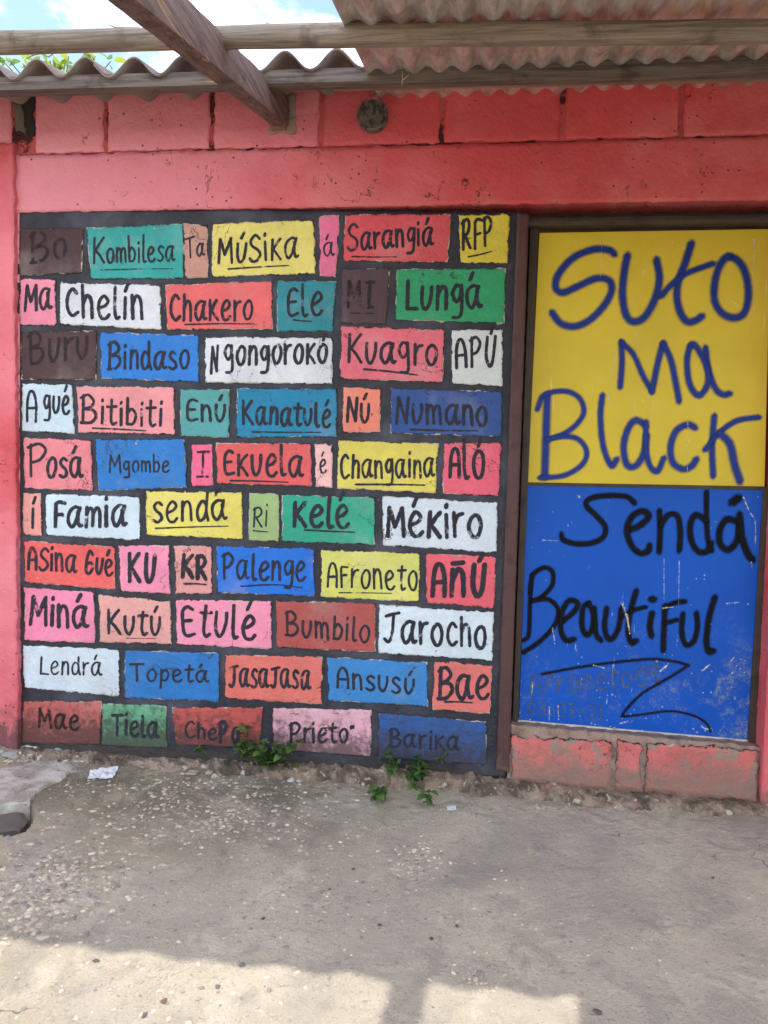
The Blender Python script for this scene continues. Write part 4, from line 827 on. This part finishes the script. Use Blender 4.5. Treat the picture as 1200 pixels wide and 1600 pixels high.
# round fitting on the wall
fx, fz = W(582, 180, .03); fr = .053
fit = thing('wall_fitting', 'round grimy metal fitting with knockout discs fixed high on the red wall', 'wall fitting', (fx, -.005, fz))
def lathe(name, prof, cx, cy, cz, m, parent, n=28, **k):
    V = []; F = []
    for (r, d) in prof:
        for q in range(n):
            a = 2*PI*q/n; V.append((cx+r*math.cos(a), cy-d, cz+r*math.sin(a)))
    for i in range(len(prof)-1):
        for q in range(n): F.append((i*n+q, (i+1)*n+q, (i+1)*n+(q+1) % n, i*n+(q+1) % n))
    F.append(tuple(i for i in range(n))); F.append(tuple((len(prof)-1)*n+q for q in range(n))[::-1])
    return obj(name, V, F, m, parent, smooth=False, **k)
lathe('housing', [(fr*.96, 0), (fr, .006), (fr, .034), (fr*.96, .038), (fr*.90, .038), (fr*.88, .031), (fr*.3, .033)], fx, -.004, fz, M['fitting'], fit)
for k, (ax_, az) in enumerate(((-.024, .012), (.017, .017), (.027, -.014), (-.012, -.031), (.004, -.002))):
    r = .0135 if k < 4 else .006
    lathe('knockout_disc', [(r, 0), (r, .0055), (r*.8, .0062), (r*.74, .0015), (r*.5, .003)], fx+ax_, -.0355, fz+az, M['fitting'], fit, 14)
lathe('screw', [(.004, 0), (.004, .003), (.001, .004)], fx-.004, -.0355, fz+.040, M['fitting'], fit, 8)

# ------------------------------------------------------------------ slab and rubble on the left
def polyslab(name, pts, z0, z1, m, label, cat, parent=None, jit=.004, seed=0, inset=.006, col=None):
    P = []
    for i in range(len(pts)):
        a, b = np.array(pts[i]), np.array(pts[(i+1) % len(pts)]); n = max(1, int(np.linalg.norm(b-a)/.012))
        for k in range(n):
            p = a+(b-a)*k/n; P.append((p[0]+jit*nz(p[0]*40, p[1]*40, seed)*1.8, p[1]+jit*nz(p[0]*40, p[1]*40, seed+5)*1.8))
    c = np.mean(np.array(P), axis=0); n = len(P)
    V = [(x, y, z0) for x, y in P]+[(x, y, z1-.005) for x, y in P]
    V += [(x+(c[0]-x)*inset*3, y+(c[1]-y)*inset*3, z1+.0015*nz(x*20, y*20, 2)) for x, y in P]
    F = []
    for k in range(n):
        q = (k+1) % n; F.append((k, q, n+q, n+k)); F.append((n+k, n+q, 2*n+q, 2*n+k))
    F.append(tuple(range(2*n, 3*n))); F.append(tuple(range(n))[::-1])
    o = obj(name, V, F, m, parent, color=col); tag(o, label, cat); return o
zs = .014
sp = [G(px, py, zs) for px, py in ((-160, 1205), (-60, 1200), (0, 1202), (40, 1194), (75, 1187), (120, 1195), (122, 1199), (107, 1204), (98, 1214), (86, 1219), (66, 1228), (52, 1240), (46, 1252), (32, 1254), (0, 1257), (-60, 1260), (-160, 1262))]
polyslab('concrete_slab', sp, -.05, zs, M['slab'], 'pale broken concrete slab at the foot of the left pillar', 'concrete slab', seed=3, jit=.009)
hb = [G(px, py, -.02) for px, py in ((-60, 1264), (20, 1263), (36, 1268), (44, 1284), (30, 1296), (0, 1299), (-60, 1300))]
polyslab('sunken_stone', hb, -.07, -.018, M['inside'], 'dark grey stone sunk in the hollow beside the pale slab', 'stone', seed=8, inset=.05)

def rock_mesh(name, seed, flat=.55, sub=2):
    import bmesh
    bm = bmesh.new(); bmesh.ops.create_icosphere(bm, subdivisions=sub, radius=1)
    for v in bm.verts:
        n = .75+.55*nz(v.co.x*1.3+seed, v.co.y*1.3, v.co.z*1.3); v.co = v.co*n; v.co.z *= flat
    me = bpy.data.meshes.new(name); bm.to_mesh(me); bm.free(); me.materials.append(M['stone']); return me
rocks = [rock_mesh('pebble', s*7.3) for s in range(5)]
def rock(name, px, py, size, col, label, cat='pebble', group=None, z=None, flat=1.0, asp=1.0, kz=0):
    x, y = G(px, py); me = rocks[kz % 5]
    o = bpy.data.objects.new(name, me); C.objects.link(o)
    o.location = (x, y, gh(x, y)+size*.25 if z is None else z); o.scale = (size*asp, size, size*flat); o.rotation_euler = (0, 0, random.uniform(0, 6)); o.color = S(*col)
    tag(o, label, cat, group); return o
ps = thing('painted_stone', 'painted stone chip half pink and half green lying against the footing', 'stone', (*G(474, 1204), .01))
x, y = G(474, 1206)
for nm, dz, col, k in (('pink_half', .022, (205, 118, 112), 1), ('green_half', .004, (92, 122, 110), 2)):
    o = bpy.data.objects.new(nm, rocks[k]); C.objects.link(o); o.parent = ps; o.location = (0, 0, dz); o.scale = (.027, .02, .024 if k == 1 else .018); o.color = S(*col)
PB = [(428, 1268, .014, (205, 200, 188), 'pale flat chip of rubble on the middle of the pavement'), (530, 1235, .010, (120, 108, 94), 'small brown pebble on the mossy pavement near the footing'),
      (691, 1239, .017, (128, 118, 108), 'rounded grey pebble right of the dark weed'), (753, 1243, .016, (165, 150, 134), 'tan pebble below the mural corner'),
      (744, 1268, .010, (190, 178, 166), 'small pale pebble left of centre under the brown post'), (1047, 1269, .011, (196, 184, 172), 'pale pebble in front of the door footing'),
      (716, 1275, .008, (180, 170, 156), 'tiny pale pebble below the foil scrap'), (1114, 1342+30, .007, (70, 62, 58), 'tiny dark pebble on the pavement under the door'),
      (552, 1359, .010, (88, 78, 74), 'dark pebble on the middle of the pavement'), (411, 1437, .009, (84, 84, 86), 'dark grey pebble near the shadow edge'), (593, 1446, .009, (82, 78, 76), 'blackish pebble near the shadow edge at centre'),
      (714, 1448, .009, (78, 80, 84), 'dark blue grey pebble right of centre near the shadow edge'), (150, 1502, .010, (96, 86, 78), 'brown pebble just inside the sunlit strip on the left'), (340, 1542, .010, (112, 112, 112), 'grey pebble in the sunlit strip'),
      (256, 1567, .011, (120, 92, 70), 'rust brown pebble in the sunlit strip'), (934, 1582, .011, (92, 84, 80), 'dark pebble right of the sunlit patch'), (226, 1588, .010, (96, 96, 94), 'slate pebble at the bottom left in the sun'),
      (674, 1467, .010, (74, 62, 54), 'thin dark wood chip beside the yellow silt patch'), (378, 1508, .012, (108, 108, 108), 'flat slate chip on the shadow edge'), (515, 1391, .008, (100, 90, 82), 'small dark pebble beside a stain in the middle'),
      (5, 1301, .022, (190, 166, 130), 'tan rubble lump at the edge of the hollow'), (11, 1310, .018, (150, 158, 166), 'blue grey rubble lump below the hollow'), (20, 1303, .016, (178, 162, 138), 'small tan rubble lump beside the hollow'),
      (88, 1208, .0, (0, 0, 0), '')]
for k, (px, py, s, c, lb) in enumerate(PB):
    if s: rock('pebble', px, py, s*.72, tuple(v*.8+32 for v in c), lb, group='loose pebbles on the pavement', kz=k, flat=.8, asp=random.uniform(.9, 1.6))
# chunks of broken mortar along the left foot
CH = [(20, 1188, .035, (168, 164, 158)), (48, 1178, .042, (198, 200, 204)), (92, 1183, .030, (164, 172, 160)), (122, 1190, .022, (186, 180, 170)), (140, 1192, .018, (176, 170, 158)), (160, 1194, .016, (190, 184, 170)), (106, 1176, .02, (150, 130, 110)), (72, 1182, .02, (196, 120, 116)), (5, 1184, .03, (176, 174, 168)),
      (290, 1208, .016, (188, 182, 170)), (300, 1214, .022, (172, 162, 146)), (318, 1206, .014, (198, 192, 184)), (326, 1212, .018, (182, 176, 166)), (308, 1202, .017, (70, 52, 50)), (335, 1216, .016, (190, 186, 176)), (452, 1212, .010, (222, 220, 214)), (456, 1222, .017, (206, 206, 204)), (467, 1224, .016, (198, 196, 190))]
LB = ['grey mortar lump left of the white lump', 'large whitish mortar lump at the foot of the left pillar', 'greenish grey mortar lump behind the pale slab', 'pale mortar lump right of the green one', 'beige mortar lump behind the white litter', 'light crumb of mortar right behind the white litter', 'brown crumb against the mural foot', 'pinkish crumb between the white and green lumps', 'grey lump at the left picture edge', 'pale crumb left of the small weed heap', 'tan crumb heap piece under the red brick', 'whitish crumb above the heap under the red brick', 'beige crumb right of the dark lump', 'dark brown lump on the rubble under the red brick', 'rightmost crumb of the heap under the red brick', 'small white scrap left of the painted stone', 'white crumpled scrap below the painted stone', 'grey white scrap right of the crumpled one']
for k, (px, py, s, c) in enumerate(CH): rock('rubble', px, py, s, c, LB[k], 'rubble', 'rubble along the foot of the wall', kz=k, flat=.9, asp=1.3)
# gravel: small embedded stones nobody could count
def gravel():
    rng = random.Random(5); V = []; F = []; 
    ico = [(0, 0, 1), (.89, 0, .45), (.28, .85, .45), (-.72, .53, .45), (-.72, -.53, .45), (.28, -.85, .45), (.95, .3, -.3), (-.2, .98, -.3), (-1, 0, -.3), (-.2, -.98, -.3), (.8, -.6, -.3)]
    fc = [(0, 1, 2), (0, 2, 3), (0, 3, 4), (0, 4, 5), (0, 5, 1), (1, 6, 2), (2, 6, 7), (2, 7, 3), (3, 7, 8), (3, 8, 4), (4, 8, 9), (4, 9, 5), (5, 9, 10), (5, 10, 1), (1, 10, 6)]
    cl = [((100, 1370), (95, 55), 420, (.003, .0085)), ((40, 1420), (60, 45), 160, (.003, .009)), ((330, 1270), (200, 48), 700, (.0025, .007)), ((650, 1345), (45, 28), 130, (.003, .0065)), ((745, 1525), (40, 20), 40, (.003, .006)), ((420, 1380), (380, 90), 220, (.002, .0055)), ((600, 1440), (700, 130), 350, (.0015, .005)), ((500, 1225), (520, 14), 520, (.002, .007)), ((960, 1262), (240, 8), 160, (.002, .006)), ((90, 1190), (110, 6), 200, (.003, .010)), ((250, 1540), (330, 50), 130, (.002, .006))]
    ucol = []
    for (c, sd, n, (a, b)) in cl:
        for _ in range(n):
            px = rng.gauss(c[0], sd[0]*.6); py = rng.gauss(c[1], sd[1]*.6)
            if py < 1180: continue
            x, y = G(px, py)
            if y > -.03 or y < gy0+.05 or x < gx0+.05 or x > gx1-.05: continue
            s = rng.uniform(a, b); an = rng.uniform(0, 6.28); ca, sa = math.cos(an), math.sin(an); asx = rng.uniform(.9, 1.7); z = gh(x, y)
            b0 = len(V); f = rng.uniform(.3, .6)
            for (u, v, w_) in ico:
                u, v, w_ = u*asx*s*(1+rng.uniform(-.38, .38)), v*s*(1+rng.uniform(-.38, .38)), w_*s*f
                V.append((x+u*ca-v*sa, y+u*sa+v*ca, z+w_+s*.05))
            F += [tuple(b0+i for i in q) for q in fc]
            ucol += [rng.random()]*11
    m, t = mat('gravel_stones')
    e = t.n('ShaderNodeSeparateXYZ', {0: t.n('ShaderNodeUVMap').outputs[0]}).outputs[0]
    rp = t.n('ShaderNodeValToRGB', {0: e}); el = rp.color_ramp.elements
    el[0].color = S(136, 130, 124); el[1].color = S(222, 210, 184); x_ = rp.color_ramp.elements.new(.35); x_.color = S(172, 162, 150); x_ = rp.color_ramp.elements.new(.7); x_.color = S(192, 180, 160)
    t.out(t.bsdf(Base_Color=rp.outputs[0], Roughness=.85)); 
    obj('gravel', V, F, m, uv=ucol, kind='stuff')['label'] = 'small pale stones and chips set in the worn pavement'
gravel()

# litter
def crumple(name, pts, zt, m, label, cat, n=16, amp=.006, seed=1, fold=True):
    P = [np.array(G(*p)) for p in pts]; V = []; F = []
    for j in range(n+1):
        for i in range(n+1):
            u, v = i/n, j/n
            p = (P[0]*(1-u)+P[1]*u)*(1-v)+(P[3]*(1-u)+P[2]*u)*v
            V.append((p[0]+.004*nz(u*5, v*5, seed), p[1]+.004*nz(u*5, v*5, seed+2), gh(p[0], p[1])+.004+abs(amp*nz(u*4, v*4, seed+9))*2.2))
    for j in range(n):
        for i in range(n): a = j*(n+1)+i; F.append((a, a+1, a+n+2, a+n+1))
    o = obj(name, V, F, m); md = o.modifiers.new('thickness', 'SOLIDIFY'); md.thickness = .0008; tag(o, label, cat); return o
crumple('plastic_wrapper', ((141, 1208), (186, 1203), (176, 1219), (137, 1219)), 0, M['plastic'], 'crumpled white plastic wrapper beside the pale slab', 'wrapper')
crumple('plastic_wrapper', ((698, 1262), (712, 1261), (713, 1267), (700, 1268)), 0, M['plastic'], 'tiny silvery wrapper below the pebbles right of the weeds', 'wrapper', 8, .003, 5)
crumple('paper_scrap', ((763, 1212), (775, 1215), (773, 1218), (762, 1215)), 0, M['plastic'], 'tiny white paper scrap on the footing under the mural corner', 'paper', 6, .002, 7).location.z = .05
cx, cy = G(405, 1212)
cap = lathe('bottle_cap', [(.0125, 0), (.013, .004), (.0125, .009), (.010, .010)], 0, 0, 0, M['bluecap'], None, 14); cap.location = (cx, cy, .018); cap.rotation_euler = (-.9, .2, .3)
tag(cap, 'blue plastic bottle cap beneath the leafy weed', 'bottle cap')

# ------------------------------------------------------------------ weeds
def leaf_mesh(name, L, wd, m, fold=.25, droop=.3, n=6):
    V = []; F = []
    for i in range(n+1):
        t_ = i/n; w_ = wd*math.sin(PI*min(1, t_**.75))**.8*(1-.15*t_)
        if i == 0: w_ = wd*.08
        z = -droop*L*t_*t_; x = L*t_
        V += [(x, -w_, z+fold*w_), (x, 0, z), (x, w_, z+fold*w_)]
    for i in range(n):
        a = i*3; F += [(a, a+1, a+4, a+3), (a+1, a+2, a+5, a+4)]
    me = bpy.data.meshes.new(name); me.from_pydata(V, [], F); me.polygons.foreach_set('use_smooth', [True]*len(F)); me.materials.append(m); return me
LM = [leaf_mesh('leaf', .040, .016, M['leaf'], .3, .3), leaf_mesh('leaf', .032, .014, M['leaf'], .15, .5), leaf_mesh('leaf', .030, .013, M['leaf_dark'], .3, .2), leaf_mesh('leaf', .017, .006, M['leaf'], .2, .2)]
def weed(name, label, base, tips, leafset, nl, seed, lsc=1.0):
    """tips: pixel ends of stems; leaves set in pairs up each stem"""
    rng = random.Random(seed); bx, by = G(*base); z0 = gh(bx, by) if by < -.08 else .03
    r = thing(name, label, 'weed', (bx, by, z0), 'weeds at the foot of the wall')
    for (px, py, d) in tips:
        tx, tz = W(px, py, d); a = Vector((bx, by, z0)); b = Vector((tx, -d, tz)); mid = a.lerp(b, .5)+Vector((rng.uniform(-.01, .01), -.012, .012))
        pts = [a, a.lerp(mid, .5)+Vector((0, -.004, 0)), mid, mid.lerp(b, .5)+Vector((0, -.003, .004)), b]
        tube('stem', pts, [.0016, .0014, .0012, .001, .0007], M['stem'], r, 5)
        n = max(2, int(nl*(b-a).length/.10))
        for k in range(n):
            t_ = (k+1)/n*.97; i = min(3, int(t_*4)); p = pts[i].lerp(pts[i+1], t_*4-i)
            for sd in (0, 1):
                o = bpy.data.objects.new('leaf', LM[rng.choice(leafset)]); C.objects.link(o); o.parent = r
                o.location = p-Vector((bx, by, z0)); an = rng.uniform(0, PI)+sd*PI
                o.rotation_euler = (rng.uniform(-.5, .5), rng.uniform(-.75, .25), an); s = lsc*rng.uniform(.65, 1.2); o.scale = (s, s, s)
    return r
weed('weed', 'bushy bright green weed under the dark red and pale pink bricks', (425, 1206), [(375, 1172, .07), (388, 1160, .10), (410, 1160, .12), (432, 1163, .14), (455, 1168, .10), (470, 1158, .07), (400, 1185, .13), (440, 1180, .15), (418, 1195, .13), (405, 1175, .16)], [0, 1, 2, 2], 8, 3, .82)
weed('weed', 'thin sprig climbing over the last letter of the dark red brick', (392, 1200), [(384, 1140, .03), (376, 1160, .05), (372, 1168, .06)], [0, 1], 5, 4, .95)
weed('weed', 'dark leafy weed under the dark blue brick', (652, 1228), [(640, 1196, .08), (655, 1190, .09), (668, 1198, .08), (648, 1212, .11), (662, 1214, .1), (638, 1218, .1), (655, 1180, .05), (640, 1228, .12)], [2, 2, 1, 3], 8, 6, .85)
weed('weed', 'thin pale weed left of the dark leafy one', (614, 1222), [(606, 1172, .04), (612, 1183, .05), (600, 1196, .06), (618, 1200, .07), (622, 1190, .05)], [3, 3, 1], 8, 7, .9)
weed('weed', 'two leaf seedling on the pavement in front of the dark blue brick', (593, 1246), [(583, 1236, .22), (602, 1236, .22), (592, 1240, .23)], [1, 2], 5, 8, 1.0)
weed('weed', 'small sprig on the pavement below the dark leafy weed', (668, 1258), [(664, 1238, .17), (674, 1236, .17), (668, 1248, .2)], [3, 1], 8, 9, .9)
weed('weed', 'tiny yellow green sprig under the dark red brick', (313, 1192), [(306, 1172, .04), (312, 1168, .04), (320, 1174, .05)], [3], 8, 10, 1.0)
weed('weed', 'wisp of weed at the right foot of the dark blue brick', (688, 1200), [(684, 1186, .05), (694, 1180, .05), (690, 1190, .06)], [3], 7, 11, .9)
weed('weed', 'thin dry sprig on the footing between the two leafy weeds', (445, 1204), [(468, 1200, .09), (456, 1196, .09)], [3], 4, 12, .8)

# ------------------------------------------------------------------ tree behind the house
ty = 4.3
tree = thing('tree', 'light green leafy tree whose twig tips show over the fibre roof at left', 'tree', (W(90, 100, -ty)[0], ty, -.05))
bx, bz = W(90, 118, -ty)
tube('trunk', [(bx, ty, -.08), (bx+.05, ty, 1.5), (bx-.05, ty+.05, 3.0), (bx, ty, bz-.6)], [.10, .08, .06, .04], M['bark'], tree, 9)
TL = leaf_mesh('leaf', .15, .045, M['leaf_tree'], .2, .35)
rng = random.Random(3)
for (px, py) in ((8, 98), (22, 100), (35, 97), (60, 104), (76, 92), (90, 98), (104, 84), (106, 100), (130, 100), (142, 98), (156, 96), (170, 92), (150, 106), (-30, 90), (-70, 85), (45, 108), (84, 108), (120, 108)):
    x, z = W(px, py, -ty); yy = ty+rng.uniform(-.1, .1)
    tube('twig', [(bx, ty, bz-.6), ((bx+x)/2, yy, (bz-.4+z)/2), (x, yy, z)], [.014, .009, .004], M['bark'], tree, 5)
    for k in range(4):
        o = bpy.data.objects.new('leaf', TL); C.objects.link(o); o.parent = tree
        o.location = Vector((x+rng.uniform(-.04, .04), yy, z+rng.uniform(-.06, .03)))-tree.location
        o.rotation_euler = (rng.uniform(-1, 1), rng.uniform(-1.4, .8), rng.uniform(0, 6.28)); s = rng.uniform(.5, .95); o.scale = (s, s, s)
for k in range(110):
    a = rng.uniform(0, 6.28); rr = rng.uniform(0, .8)
    o = bpy.data.objects.new('leaf', TL); C.objects.link(o); o.parent = tree
    o.location = Vector((bx+rr*math.cos(a), ty+rr*math.sin(a)*.7, bz-.15-rng.uniform(.0, .6)))-tree.location
    o.rotation_euler = (rng.uniform(-1, 1), rng.uniform(-1, .6), rng.uniform(0, 6.28))
